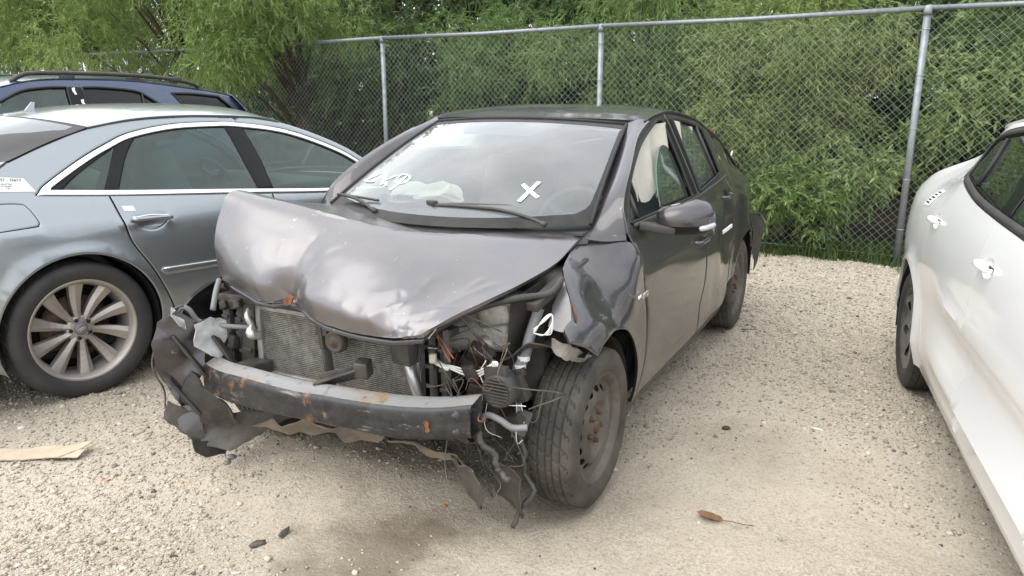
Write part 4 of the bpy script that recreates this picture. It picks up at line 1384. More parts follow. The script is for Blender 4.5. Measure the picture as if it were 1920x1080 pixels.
k_ += (.5 * edge_m + near_d + near_c) * .008 * (.35 - np.abs(nz3(hp, 3.2, 57, 2)))
k_ += (near_d + near_c) * .006 * (.3 - np.abs(nz3(hp, 7.5, 58, 1)))
k_ -= .022 * np.exp(-((hp - np.array(DN)) ** 2).sum(1) / .03 ** 2)
hp = hp + k_[:, None] * nrm_h
HG = hp.reshape(HG.shape)
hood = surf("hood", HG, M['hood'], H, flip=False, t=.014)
hood["label"] = "buckled hood with rusty dent in its front edge"
rough_plate("rust_spot", [(.512, -.235, .795), (.520, -.205, .805), (.522, -.185, .822), (.53, -.165, .812), (.528, -.18, .785), (.522, -.21, .775)], M['rust'], hood, .006, .004, 8, .012, .003)
# inner hood frame hanging below the sheet
MB().tube([tuple(p - np.array([.02, 0, .03])) for p in HG[-5, ::10]], .012, 6).build("hood_frame", M['hatch'], hood)

# cowl tray, wipers
cw = np.array([[(x_ + .10 - .05 * abs(c_) ** 2, .66 * c_, .955), (x_ + .02, .66 * c_, .985), (x_ - .03, .655 * c_, 1.0)] for c_, x_ in [(c, -.03 - .23 * abs(c) ** 2.2) for c in np.linspace(-1, 1, 9)]])
surf("cowl", bicubic(cw, 4, 4), M['black_plastic'], H, flip=False, t=.01)
def wiper(pts, arm, par=H):
    pts = [(a, b, c - .018) for a, b, c in pts]; arm = [(a, b, c - .018) for a, b, c in arm]
    w = MB().tube(crm(np.array(pts, float), 6), .0055, 6)
    o = w.build("wiper", M['black_plastic'], par)
    MB().tube(crm(np.array(arm, float), 6), [.012] * 2 + [.0075] * (6 * (len(arm) - 1) - 1), 8).build("wiper_arm", M['black_plastic'], o)
    return o
wl_ = wiper([(-.155, -.02, 1.092), (-.17, .14, 1.099), (-.20, .28, 1.100), (-.235, .385, 1.096)], [(-.17, .50, 1.040), (-.17, .42, 1.065), (-.16, .30, 1.088), (-.145, .12, 1.094), (-.14, .0, 1.090)])
MB().box((-.150, -.015, 1.080), (.028, .05, .022), (0, 0, R(-20)), .006).build("wiper_clip", M['black_plastic'], wl_)
wr_ = wiper([(-.245, -.60, 1.090), (-.20, -.45, 1.092), (-.16, -.30, 1.090)], [(-.10, -.27, 1.05), (-.17, -.42, 1.085), (-.235, -.57, 1.092)])

# bumper beam: black box section, bare metal on top, rust along the bend
bx_ = [(.555, -.64), (.605, -.50), (.632, -.36), (.650, -.20), (.655, -.06), (.660, .04), (.655, .16), (.642, .34), (.612, .485), (.575, .592)]
zt_ = [.487, .497, .508, .512, .514, .524, .527, .535, .547, .564]
zb_ = [.384, .390, .398, .410, .418, .424, .427, .428, .442, .454]
rows = []
for (x_, y_), a_, b_ in zip(bx_, zt_, zb_):
    h_ = a_ - b_
    rows.append([(x_ - .065, y_, b_ + .004), (x_ - .012, y_, b_), (x_, y_, b_ + .010), (x_ + .002, y_, b_ + h_ * .35), (x_ + .001, y_, b_ + h_ * .5), (x_ + .002, y_, b_ + h_ * .65), (x_, y_, a_ - .012), (x_ - .010, y_, a_ - .002)])
beam = surf("bumper_beam", bicubic(np.array(rows), 6, 3), M['beam'], H, flip=True, t=.004)
beam["label"] = "rusty black steel bumper beam bent at the middle"
rows = [[(x_ - .009, y_, a_ - .0015), (x_ - .035, y_, a_ + .004), (x_ - .072, y_, a_ + .012), (x_ - .078, y_, a_ - .01)] for (x_, y_), a_ in zip(bx_, zt_)]
surf("beam_top", bicubic(np.array(rows), 6, 3), M['beam_top'], beam, flip=True, t=.003)
rows = [[(x_ - .066, y_, b_ + .006), (x_ - .070, y_, (a_ + b_) / 2), (x_ - .074, y_, a_ + .005)] for (x_, y_), a_, b_ in zip(bx_, zt_, zb_)]
surf("beam_back", bicubic(np.array(rows), 6, 3), M['beam'], beam, flip=False, t=.003)
for y_, zf, r_b, mt in ((.545, .75, .011, 'dark_metal'), (.545, .22, .011, 'dark_metal'), (.43, .40, .010, 'dark_metal'), (.585, .82, .009, 'inner'), (.50, .80, .009, 'inner'), (.575, .25, .008, 'inner'), (.30, .62, .007, 'inner'), (-.28, .62, .010, 'inner'), (-.52, .55, .009, 'inner'), (-.57, .30, .008, 'inner'), (.10, .45, .006, 'inner'), (-.10, .82, .006, 'inner')):
    x_ = np.interp(y_, [p[1] for p in bx_], [p[0] for p in bx_]); a_ = np.interp(y_, [p[1] for p in bx_], zt_); b_ = np.interp(y_, [p[1] for p in bx_], zb_)
    sl = .25 * y_
    if mt == 'inner':
        MB().lathe([(.0001, .0045), (r_b, .0045), (r_b, -.01)], 14, 'X', (x_, y_, b_ + (a_ - b_) * zf)).build("beam_hole", M[mt], beam)
    else:
        MB().lathe([(.0001, .014), (r_b * .7, .014), (r_b * .8, .006), (r_b * 1.5, .005), (r_b * 1.6, -.005)], 8, 'X', (x_, y_, b_ + (a_ - b_) * zf)).build("bolt", M[mt], beam)
rough_plate("rust_flake", [(.6635, .022, .507), (.664, .034, .508), (.664, .041, .48), (.6635, .037, .462), (.664, .045, .44), (.6635, .030, .425), (.6635, .026, .45), (.6635, .033, .475)], M['rust'], beam, .002, .002, 12, .015, .003)
rough_plate("rust_flake", [(.628, .447, .497), (.6265, .456, .504), (.6255, .468, .499), (.6260, .464, .485), (.6250, .473, .474), (.6262, .460, .463), (.6270, .451, .468), (.6270, .456, .480)], M['rust'], beam, .002, .001, 13, .008, .002)
for sd in (1, -1):    # crush boxes back to the frame rails
    mb = MB()
    mb.bar((.535, sd * .50, .455), (.30, sd * .47, .45), .09, .075, .008)
    mb.bar((.30, sd * .46, .45), (-.35, sd * .42, .46), .08, .11, .01)
    mb.build("frame_rail", M['dark_metal'], H)

# radiator pack
rad = MB().box((.37, -.115, .565), (.03, .74, .27), None, .004).build("radiator", M['fins'], H)
mb = MB()
for k in range(34):
    z_ = .437 + k * .0078
    mb.box((.387, -.115, z_), (.006, .735, .0022))
fn = mb.build("radiator_fins", M['alu'], rad); fn["kind"] = "stuff"
mb = MB(); mb.box((.378, -.115, .704), (.04, .77, .022), None, .004); mb.box((.378, -.115, .428), (.045, .77, .03), None, .004)
mb.build("radiator_tank", M['alu'], rad)
for y_ in (-.49, .262):
    MB().box((.378, y_, .565), (.045, .026, .30), None, .004).build("radiator_side_tank", M['alu'], rad)
MB().tube([(.415, .235, .63), (.42, .262, .55), (.42, .288, .48), (.42, .292, .45)], [.018, .02, .02, .017], 12).build("receiver_tube", M['bright_alu'], rad)
# support frame
mb = MB()
mb.box((.40, -.10, .735), (.06, 1.06, .025), None, .004)
mb.box((.385, -.10, .395), (.06, 1.0, .04), None, .006)
mb.build("radiator_support", M['dark_metal'], H)
lt = MB(); lt.bar((.425, -.135, .735), (.43, -.118, .60), .040, .022, .003); lt.bar((.43, -.118, .60), (.445, -.088, .44), .034, .018, .003)
lt.box((.437, -.125, .690), (.015, .055, .08), None, .003); lt.build("latch_support", M['dark_metal'], H)
hn = MB().lathe([(.0001, .022), (.012, .020), (.016, .012), (.030, .013), (.036, .018), (.040, .013), (.044, .004), (.045, -.012), (.03, -.02), (.0001, -.02)], 24, 'X', (.455, -.045, .645)).build("horn", M['dark_metal'], H)
MB().lathe([(.0001, .0245), (.007, .024), (.009, .020)], 10, 'X', (.455, -.045, .645)).build("horn_nut", M['rust'], hn)
MB().bar((.44, -.045, .645), (.41, -.06, .72), .02, .004).build("horn_bracket", M['dark_metal'], hn)
mb = MB(); mb.bar((.585, -.035, .532), (.545, .125, .598), .045, .008, .002); mb.bar((.565, -.03, .535), (.525, .125, .585), .006, .05, .002); mb.box((.535, .14, .598), (.05, .05, .06), (0, R(10), R(12)), .006)
mb.build("bent_bracket", M['dark_metal'], H)
for a_, b_, w_ in (((.40, -.655, .72), (.40, -.64, .44), .035), ((.40, -.575, .71), (.40, -.57, .45), .03), ((.40, -.525, .72), (.405, -.545, .46), .05), ((.39, .325, .74), (.43, .36, .47), .04), ((.43, .405, .75), (.44, .42, .47), .035)):
    mb = MB().bar(a_, b_, .025, w_, .003)
    mid = (Vector(a_) + Vector(b_)) / 2
    for f in (.25, .5, .75):
        p = Vector(a_).lerp(Vector(b_), f)
        mb.box((p.x + .016, p.y, p.z), (.012, w_ * .9, .014), None, .002)
    mb.build("support_upright", M['dark_metal'], H)
mb = MB(); mb.bar((.39, -.68, .725), (.40, -.44, .745), .06, .03, .004); mb.bar((.42, -.60, .70), (.47, -.52, .73), .02, .03, .003); mb.build("upper_bracket", M['dark_metal'], H)
mb = MB(); mb.tube(crm(np.array([(.43, -.50, .70), (.46, -.48, .68), (.45, -.47, .64), (.47, -.46, .615), (.43, -.45, .60)]), 4), [.012] * 9 + [.018] * 8, 8); mb.build("filler_neck", M['bright_alu'], H)
bb = MB(); bb.box((.495, .29, .675), (.06, .085, .085), (0, R(8), R(-10)), .008); bb.box((.50, .285, .722), (.05, .11, .018), (0, R(4), R(-10)), .004); bb.bar((.47, .25, .725), (.46, .36, .745), .02, .02); bb.build("relay_box", M['black_plastic'], H)

# engine bay, left side: castings, tower, pipes
cst = MB()
cst.box((.15, .42, .715), (.26, .27, .20), (R(4), R(-6), R(8)), .03)
cst.box((.22, .50, .775), (.14, .13, .09), (R(10), 0, R(15)), .02); cst.box((.20, .34, .80), (.16, .12, .06), (R(6), 0, R(10)), .02)
for k in range(6): cst.box((.255, .28 + k * .045, .70), (.03, .008, .17), (0, R(-8), R(6)), .002)
cst.lathe([(.0001, .04), (.025, .04), (.035, .02), (.04, -.03)], 14, 'X', (.26, .48, .66)); cst.lathe([(.0001, .03), (.02, .03), (.022, -.03)], 12, 'X', (.27, .33, .62))
cst.build("transaxle_casting", M['alu'], H)
eng = MB(); eng.box((.0, -.05, .60), (.42, .75, .36), None, .04); eng.box((.05, -.15, .80), (.30, .45, .06), (0, R(-4), 0), .02); eng.box((.02, .52, .58), (.35, .22, .30), (0, 0, R(10)), .03)
eng.tube([(.2, -.55, .62), (.25, -.2, .78), (.28, .1, .80)], .035, 10); eng.build("engine", M['grime'], H)
tw_ = MB(); tw_.lathe([(.12, -.35), (.115, .0), (.10, .04), (.05, .05), (.02, .06)], 18, 'Z', (-.03, .56, .84)); tw_.build("strut_tower", M['grime'], H)
tw_ = MB(); tw_.lathe([(.12, -.35), (.115, .0), (.10, .04), (.05, .05), (.02, .06)], 18, 'Z', (-.03, -.56, .84)); tw_.build("strut_tower", M['grime'], H)
fw = MB(); fw.box((-.33, 0, .60), (.03, 1.42, .72)); fw.build("firewall", M['inner'], H)
for a_, b_ in (((.28, .66, .82), (-.15, .67, .90)), ((.46, -.55, .72), (-.15, -.66, .90))):
    MB().bar(a_, b_, .045, .03, .004).build("apron_rail", M['grime'], H)
ap = MB(); quadmb(ap, [(.30, .60, .84), (-.30, .64, .92), (-.30, .60, .40), (.25, .55, .46)], (0, -.01, 0)); ap.build("inner_apron", M['grime'], H)
ap = MB(); quadmb(ap, [(.38, -.62, .80), (-.30, -.64, .92), (-.30, -.60, .40), (.30, -.57, .46)], (0, .01, 0)); ap.build("inner_apron", M['grime'], H)
def cable(name, pts, r_, mat, par=H, jit=0.0, seed=0):
    P = crm(np.array(pts, float), 6)
    if jit: P = P + np.random.default_rng(seed).normal(0, jit, P.shape)
    return MB().tube(P, r_, 6).build(name, mat, par)
cable("hose", [(.50, .36, .725), (.42, .44, .785), (.36, .51, .822), (.30, .61, .850), (.2, .685, .853), (.10, .690, .885)], .013, M['black_plastic'])
gh = cable("corrugated_hose", [(.18, .64, .79), (.21, .634, .74), (.25, .634, .69), (.28, .637, .65), (.30, .621, .605), (.32, .617, .568)], .020, M['grey_wire'])
for p in ((.285, .633, .640), (.297, .624, .612), (.312, .619, .585)):
    MB().lathe([(.0215, -.009), (.0225, 0), (.0215, .009)], 12, 'Z', p).build("tape_band", M['paper'], gh)
for k in range(3):
    cable("white_wire", [(.46, .40 + .01 * k, .645 - .006 * k), (.47, .46, .628 + .006 * k), (.46, .54, .612 + .01 * k), (.455, .59, .645 + .006 * k), (.46, .612 + .006 * k, .678), (.46, .606 + .008 * k, .64), (.465, .60 + .01 * k, .60)], .0032, M['white_wire'])
MB().tube([(.475, .40, .644), (.475, .45, .628)], .008, 8).build("white_sleeve", M['white_wire'], H)
for k in range(4):
    cable("white_wire_bundle", [(.30, .676, .752 - .006 * k), (.29, .71, .780 + .004 * k), (.28, .735, .805), (.285, .737, .775 - .01 * k), (.30, .715, .738), (.30, .68, .738)], .0019, M['white_wire'])
MB().box((.50, .405, .668), (.018, .022, .032), (0, 0, R(12)), .004).build("connector", M['airbag'], H)
fg = MB().lathe([(.0001, .004), (.018, .005), (.020, .012), (.045, .014), (.052, .018), (.058, .006), (.058, -.05), (.03, -.07)], 28, 'X', (.47, .635, .585)); fg.build("fog_lamp", M['black_plastic'], H)
mb = MB()
for k in range(-4, 5): mb.box((.487, .635, .585 + k * .011), (.006, 2 * math.sqrt(max(.046 ** 2 - (k * .011) ** 2, 1e-5)), .003))
mb.build("fog_lamp_louvre", M['dusty_plastic'], H)
cable("hose", [(.48, .57, .469), (.48, .598, .498), (.49, .65, .495), (.48, .69, .472), (.46, .735, .474)], .011, M['grey_wire'])
cable("wire_loom", [(.50, .560, .50), (.50, .575, .45), (.51, .591, .406), (.50, .631, .377), (.50, .651, .324), (.52, .696, .305)], .011, M['dusty_plastic'], jit=.002, seed=3)
cable("wire_loom", [(.33, .618, .57), (.32, .623, .50), (.33, .630, .43), (.32, .640, .359), (.33, .659, .303), (.32, .657, .221), (.33, .697, .175), (.34, .652, .10), (.36, .63, .03)], .010, M['dusty_plastic'], jit=.002, seed=4)
for k in range(4): cable("green_wire", [(.35, .636 + .006 * k, .58), (.36, .650 + .004 * k, .50), (.355, .640 + .01 * k, .44), (.36, .648 + .004 * k, .395)], .0024, simple("pale_green_wire", (.35, .42, .38), .5) if k == 0 and 'gw' not in M else M['white_wire'] if k % 2 else M['grey_wire'])
r_ = np.random.default_rng(9)
for k in range(26):     # loose wires ripped out behind the missing headlight
    p = np.array([r_.uniform(.30, .52), r_.uniform(.36, .68), r_.uniform(.60, .78)])
    q_ = p + np.array([r_.uniform(-.08, .10), r_.uniform(-.12, .14), r_.uniform(-.30, .02)])
    m_ = (p + q_) / 2 + r_.normal(0, .05, 3); m2 = p * .25 + q_ * .75 + r_.normal(0, .045, 3)
    cable("loose_wire", [p, m_, m2, q_], r_.choice([.0012, .0016, .0024]), M[['copper_wire', 'black_wire', 'black_wire', 'copper_wire', 'white_wire', 'black_wire'][r_.integers(6)]])
for k in range(9):
    p = np.array([r_.uniform(.42, .56), r_.uniform(.45, .72), r_.uniform(.40, .52)])
    q_ = p + np.array([r_.uniform(-.05, .08), r_.uniform(-.06, .10), r_.uniform(-.30, -.10)])
    cable("loose_wire", [p, (p + q_) / 2 + r_.normal(0, .05, 3), q_ + r_.normal(0, .02, 3), q_], r_.choice([.0015, .0022, .004]), M[['black_wire', 'dusty_plastic', 'black_wire'][r_.integers(3)]])
for k in range(14):     # broken brackets and clips filling the cavity
    c_ = (r_.uniform(.28, .50), r_.uniform(.42, .70), r_.uniform(.42, .70))
    MB().box(c_, (r_.uniform(.02, .06), r_.uniform(.03, .09), r_.uniform(.02, .10)), (r_.uniform(-.5, .5), r_.uniform(-.5, .5), r_.uniform(-.5, .5)), .005).build("broken_bracket", M[['grime', 'dark_metal', 'black_plastic', 'grime'][r_.integers(4)]], H)
for k in range(12):     # and between the beam and the far apron
    c_ = (r_.uniform(.25, .44), r_.uniform(-.74, -.52), r_.uniform(.46, .76))
    MB().box(c_, (r_.uniform(.02, .06), r_.uniform(.03, .08), r_.uniform(.02, .10)), (r_.uniform(-.5, .5), r_.uniform(-.5, .5), r_.uniform(-.5, .5)), .005).build("broken_bracket", M[['grime', 'dark_metal', 'black_plastic'][r_.integers(3)]], H)
rough_plate("fender_bracket", [(.33, .765, .735), (.22, .775, .690), (.10, .79, .618), (.0, .80, .572), (.07, .775, .570), (.22, .765, .632), (.30, .755, .68)], M['alu'], H, .004, .018, 21, .025, .006)
rough_plate("fender_liner", [(.33, .70, .72), (.20, .77, .66), (.05, .80, .66), (-.02, .72, .675), (.10, .55, .66), (.30, .55, .62)], M['dusty_plastic'], H, .004, .012, 22, .03, .004)

# smashed right corner: torn bumper cover, liner, headlight shell
rough_plate("torn_bumper_cover", [(.605, -.70, .715), (.555, -.66, .668), (.50, -.64, .605), (.53, -.65, .53), (.545, -.66, .455), (.59, -.68, .375), (.625, -.70, .315), (.65, -.73, .39), (.69, -.74, .49), (.70, -.74, .60), (.665, -.73, .68)], M['hatch'], H, .004, .020, 31, .03, .006)
rough_plate("torn_bumper_cover", [(.61, -.715, .725), (.63, -.70, .70), (.62, -.67, .66), (.60, -.665, .64), (.585, -.68, .69)], M['bright_alu'], H, .003, .012, 36, .02, .005)
rough_plate("lower_bumper_cover", [(.69, -.70, .375), (.64, -.66, .322), (.55, -.60, .285), (.48, -.53, .288), (.37, -.35, .262), (.44, -.40, .228), (.47, -.48, .178), (.55, -.54, .140), (.61, -.60, .168), (.67, -.67, .240), (.695, -.72, .300)], M['dusty_plastic'], H, .004, .022, 32, .03, .006)
rough_plate("lower_bumper_cover", [(.655, -.70, .33), (.67, -.67, .26), (.63, -.63, .17), (.60, -.61, .18), (.61, -.62, .27), (.60, -.64, .345)], M['hatch'], H, .004, .012, 33, .025, .004)
rough_plate("lower_bumper_cover", [(.67, -.60, .215), (.58, -.60, .18), (.50, -.60, .135), (.53, -.60, .102), (.62, -.60, .125), (.66, -.61, .166)], M['black_plastic'], H, .004, .010, 34, .025, .006)
rough_plate("headlight_shell", [(.585, -.63, .66), (.52, -.61, .675), (.452, -.62, .65), (.462, -.62, .565), (.50, -.60, .50), (.535, -.61, .525), (.585, -.64, .574)], simple("milky_headlight_shell", (.50, .51, .52), .25, 0, var=.3, vscale=14, coat=.5), H, .004, .035, 35, .025, .006)
rough_plate("splash_shield", [(.52, -.70, .50), (.44, -.66, .56), (.36, -.64, .56), (.33, -.66, .42), (.42, -.69, .36), (.50, -.71, .40)], M['dusty_plastic'], H, .004, .02, 37, .03, .006)
rough_plate("splash_shield", [(.60, -.67, .47), (.60, -.58, .40), (.585, -.50, .36), (.56, -.46, .28), (.55, -.55, .24), (.60, -.64, .27), (.63, -.69, .36)], M['grime'], H, .006, .03, 38, .03, .010)
for a_, b_ in (((.63, -.70, .62), (.56, -.62, .44)), ((.66, -.71, .45), (.60, -.63, .30)), ((.52, -.66, .66), (.48, -.55, .48))): MB().bar(a_, b_, .03, .012, .002).build("broken_bracket", M['black_plastic'], H)
cable("hose", [(.60, -.76, .55), (.57, -.745, .66), (.565, -.72, .712), (.544, -.70, .700), (.517, -.68, .648), (.472, -.60, .630), (.41, -.50, .62)], .010, M['grey_wire'])
cable("hose", [(.66, -.755, .50), (.62, -.76, .60), (.585, -.74, .70), (.56, -.71, .722)], .008, M['black_wire'])
cable("hose", [(.50, -.62, .70), (.46, -.64, .76), (.42, -.66, .80)], .012, M['grey_wire'])
cable("loose_wire", [(.66, -.76, .60), (.69, -.76, .50), (.66, -.75, .40), (.67, -.74, .33)], .004, M['black_wire'])

# torn, mud-caked under-tray
rough_plate("under_tray", [(.50, -.46, .245), (.47, -.25, .30), (.46, 0, .315), (.46, .16, .325), (.42, .10, .262), (.42, -.12, .245), (.46, -.33, .214)], M['muddy_plastic'], H, .006, .030, 41, .035, .012)
rough_plate("under_tray", [(.50, .20, .330), (.50, .36, .350), (.52, .51, .330), (.54, .57, .318), (.50, .50, .294), (.47, .35, .30)], M['muddy_plastic'], H, .006, .022, 42, .03, .010)
rough_plate("under_tray", [(.42, -.30, .36), (.44, .0, .38), (.44, .35, .40), (.20, .40, .24), (.0, .1, .20), (.05, -.35, .20), (.30, -.42, .28)], M['muddy_plastic'], H, .006, .04, 43, .05, .012)
rough_plate("under_tray", [(.50, .42, .33), (.54, .56, .345), (.53, .60, .26), (.48, .58, .16), (.44, .55, .12), (.45, .48, .22)], M['dusty_plastic'], H, .005, .03, 44, .03, .010)
rough_plate("under_tray", [(.40, .56, .30), (.42, .66, .28), (.38, .68, .10), (.30, .64, .03), (.28, .58, .06)], M['dusty_plastic'], H, .005, .03, 45, .03, .010)
ub = MB(); ub.box((-1.5, 0, .24), (2.7, 1.36, .06), None, .02); ub.box((-.05, 0, .33), (.5, .8, .12), None, .03); ub.box((-2.55, 0, .32), (.14, 1.3, .10), None, .03); ub.box((0, 0, .30), (.10, 1.3, .07), None, .02)
ub.build("underbody", M['grime'], H)

# inner body behind the panels
for sd in (1, -1):
    L_ = path([(-.40, .24), (-.40, .99)], [(-.40, .99), (-2.95, 1.02)], [(-2.95, 1.02), (-3.0, .65)], [(-3.0, .65), (-2.92, .60)], [tuple(p) for p in arc(-2.55, .305, .37, 140, 30, 10)], [(-2.2, .30), (-2.15, .24)], [(-2.15, .24), (-.40, .24)])
    panel("inner_side", L_, lambda x, z: np.minimum(S_h(x, z), W_h(x)) - .055, M['inner'], H, sd, step=.12, t=.01)
    mb = MB()
    mb.tube([(-1.43, sd * .70, 1.0), (-1.43, sd * .555, 1.40)], .035, 8)
    mb.build("b_pillar", M['inner'], H)
tl = [[(-2.92, .0 + c_ * .60, 1.225 - .06 * c_ ** 2) for c_ in np.linspace(-1, 1, 7)], [(-3.06, c_ * .66, 1.02) for c_ in np.linspace(-1, 1, 7)], [(-3.20 + .08 * c_ ** 2, c_ * .74, .84) for c_ in np.linspace(-1, 1, 7)], [(-3.22 + .12 * c_ ** 2, c_ * .76, .55) for c_ in np.linspace(-1, 1, 7)]]
surf("tailgate", bicubic(np.array(tl), 6, 4), M['hatch'], H, flip=False, t=.012)
bl = [[(-3.20 + .14 * abs(c_) ** 3, c_ * .80, z_) for c_ in np.linspace(-1, 1, 9)] for z_ in (.58, .48, .36, .26)]
surf("rear_bumper", bicubic(np.array(bl), 4, 4), M['black_plastic'], H, flip=False, t=.006)
rf = rough_plate("rear_bumper_corner", [(-2.88, .80, .74), (-3.02, .845, .705), (-3.12, .865, .63), (-3.08, .87, .50), (-3.00, .86, .385), (-2.945, .845, .32), (-2.925, .83, .45), (-2.915, .825, .58)], M['black_plastic'], H, .005, .012, 51, .03, .004)
rf["label"] = "rear bumper corner sprung loose and sticking out"
MB().tube(crm(np.array([(-2.87, .80, .755), (-3.00, .85, .72), (-3.13, .875, .645)]), 5), .006, 6).build("bumper_edge", M['hatch'], H)
tg = MB(); tg.box((-1.80, .872, .79), (.13, .008, .022), (0, R(10), R(-10)), .003); tg.build("white_tape", M['paper'], H)
MB().box((-2.86, .655, 1.135), (.05, .01, .02), (0, R(40), 0), .003).build("scraped_paint", M['bright_alu'], H)
# fender badge
by = float(Sf_h(-.33, .742))
ngon_text("badge", "HYBRID", .036, M['chrome'], fo if False else H, Matrix.Translation((-.325, by + .022, .742)) @ Matrix.Rotation(R(180), 4, 'Z') @ Matrix.Rotation(R(90), 4, 'X'), .0015, .2)

# mirror
def mirror(sd):
    ax = Vector((-.31, .95 * sd, .0)).normalized(); up = Vector((0, 0, 1)); fw_ = ax.cross(up) * (-sd) 
    if fw_.x < 0: fw_ = -fw_
    c0 = Vector((-.615, sd * .935, 1.018))
    n, m = 28, 14
    def shell(z_lo, z_hi, name, mat, par, grow=0.0):
        P = []
        for i in range(m + 1):
            v = z_lo + (z_hi - z_lo) * i / m
            row = []
            for k in range(n + 1):
                a = math.pi * (k / n) - math.pi / 2          # front half only, flat behind
                cv = max(0, 1 - abs(v) ** 2.3) ** (1 / 2.3)
                l_ = math.sin(a); f_ = math.cos(a)
                l_ = math.copysign(abs(l_) ** .8, l_); f_ = abs(f_) ** .8
                wd = (.122 + grow) * (.9 + .1 * cv) * (cv ** .55)
                dp = (.094 + grow) * cv * (1 - .25 * l_)
                row.append(c0 + ax * (l_ * wd) + fw_ * (f_ * dp) + up * ((.070 + grow) * v + .012 * l_ * (v > 0) * v))
            P.append(row)
        return surf(name, np.array([[tuple(p) for p in r_] for r_ in P]), mat, par, flip=(sd > 0), t=.004)
    mo = shell(-.30, .995, "mirror", M['hatch'], H)
    shell(-.98, -.34, "mirror_base", M['gloss_black'], mo)
    g = MB(); g.prism([(.118 * math.cos(a), .066 * math.sin(a)) for a in np.linspace(0, 2 * math.pi, 25)[:-1]], 0, 1, lambda u, v, t_: tuple(c0 + ax * u + up * v + fw_ * (.004 * t_)))
    g.build("mirror_glass", M['chrome'], mo)
    ln = MB().tube(crm(np.array([tuple(c0 + ax * (.05) + fw_ * .082 + up * -.030), tuple(c0 + ax * .085 + fw_ * .064 + up * -.024), tuple(c0 + ax * .118 + fw_ * .028 + up * -.016)]), 4), [.006] + [.012] * 7 + [.006], 8)
    ln.build("indicator_lens", M['lens'], mo)
    st = MB(); st.bar((-.47, sd * .77, 1.0), (-.55, sd * .90, .975), .09, .035, .01); st.build("mirror_arm", M['black_plastic'], mo)
    tr = np.array([(-.345, 1.0), (-.50, 1.012), (-.495, 1.11), (-.40, 1.065)])
    return mo
mirror(1)

# wheels
tm = tyre_mesh(.305, .185, .205)
def steel_wheel(x_, y_, sd, roll):
    w = wheel_base(H, x_, y_, .302, sd, .305, .185, .205, M['tyre'], M['steel_wheel'], tm, roll=roll)
    holes = [ell(.150 * math.cos(a), .150 * math.sin(a), .019, .012, a + math.pi / 2) for a in np.arange(16) * 2 * math.pi / 16 + .1]
    pr = spl([(0, .062), (.03, .062), (.045, .056), (.075, .050), (.10, .064), (.118, .070), (.135, .064), (.165, .048), (.186, .054), (.195, .060)])
    d_ = disc_panel("wheel_disc", .193, holes, lambda r, x, z: pr(r), M['steel_wheel'], w, .016)
    for k in range(5):
        a = k * 2 * math.pi / 5
        MB().lathe([(.0001, .072), (.007, .071), (.009, .066), (.010, .044)], 6, 'Y', (.057 * math.cos(a), 0, .057 * math.sin(a))).build("lug_nut", M['brake'], w)
    MB().lathe([(.0001, .074), (.022, .072), (.026, .064), (.027, .05)], 16, 'Y').build("hub", M['brake'], w)
    MB().lathe([(.03, .030), (.178, .030), (.180, .0), (.03, .0)], 36).build("black_backing", M['inner'], w)  # black plate added behind the holes, painting the shade inside the wheel
    return w
for x_, sd, ro in ((0, 1, .4), (0, -1, 0), (-2.55, 1, 1.1), (-2.55, -1, 0)):
    steel_wheel(x_, sd * .735, sd, ro)

# cabin
fl = MB(); fl.box((-1.6, 0, .34), (2.4, 1.36, .04)); fl.build("cabin_floor", M['inner'], H)
dg = [[(-.20, c_ * .64, .985) for c_ in np.linspace(-1, 1, 9)], [(-.36, c_ * .66, 1.0 - .01 * abs(c_)) for c_ in np.linspace(-1, 1, 9)], [(-.56, c_ * .68, .985) for c_ in np.linspace(-1, 1, 9)], [(-.66, c_ * .68, .93) for c_ in np.linspace(-1, 1, 9)], [(-.66, c_ * .68, .70) for c_ in np.linspace(-1, 1, 9)], [(-.55, c_ * .66, .45) for c_ in np.linspace(-1, 1, 9)]]
surf("dashboard", bicubic(np.array(dg), 5, 3), M['dash'], H, flip=False, t=.01)
steering_wheel(H, -.78, .36, .92, M['dash'])
for y_ in (.36, -.36): seat(H, -1.42, y_, .46, M['grey_cloth'])
seat(H, -2.15, 0, .48, M['grey_cloth'], 1.20, "rear_seat")
hl = [[(x_, c_ * .50, z_ - .035 - .02 * c_ ** 2) for c_ in np.linspace(-1, 1, 5)] for x_, z_ in ((-1.02, 1.40), (-1.5, 1.45), (-2.0, 1.43), (-2.6, 1.33))]
surf("headliner", bicubic(np.array(hl), 4, 4), M['airbag'], H, t=.006)
MB().box((-1.0, -.02, 1.285), (.03, .22, .06), (0, R(15), R(-8)), .015).build("rear_view_mirror", M['dash'], H)
# deployed bags: curtain along the left windows, passenger bag on the dash, empty steering-wheel bag
cu = []
for i, x_ in enumerate(np.linspace(-.72, -2.0, 22)):
    zt2 = float(np.interp(x_, [-2.0, -1.5, -1.2, -.72], [1.33, 1.395, 1.375, 1.24])); zb2 = 1.06 + .03 * math.sin(i * 1.9)
    cu.append([(x_, .60 - .005 + .018 * math.sin(i * 1.4 + j * .5) + (1 - j / 5) * .03 * 0 + j * .017, zt2 + (zb2 - zt2) * j / 5) for j in range(6)])
surf("curtain_airbag", bicubic(np.array(cu), 2, 3), M['airbag'], H, t=.004)
pb = MB(); pa = []
for i in range(9):
    th = i / 8 * math.pi
    pa.append([(-.42 - .16 * math.sin(th) - .03 * math.sin(k * 1.3), -.36 + .22 * math.cos(2 * math.pi * k / 12) * (.3 + .7 * math.sin(th)) + .02 * math.sin(i * 2 + k), 1.05 + .055 * math.sin(2 * math.pi * k / 12) * (.3 + .7 * math.sin(th)) + .03 * math.sin(k * 2.6 + i) * math.sin(th)) for k in range(13)])
surf("passenger_airbag", bicubic(np.array(pa), 3, 3), M['airbag'], H, t=.004)
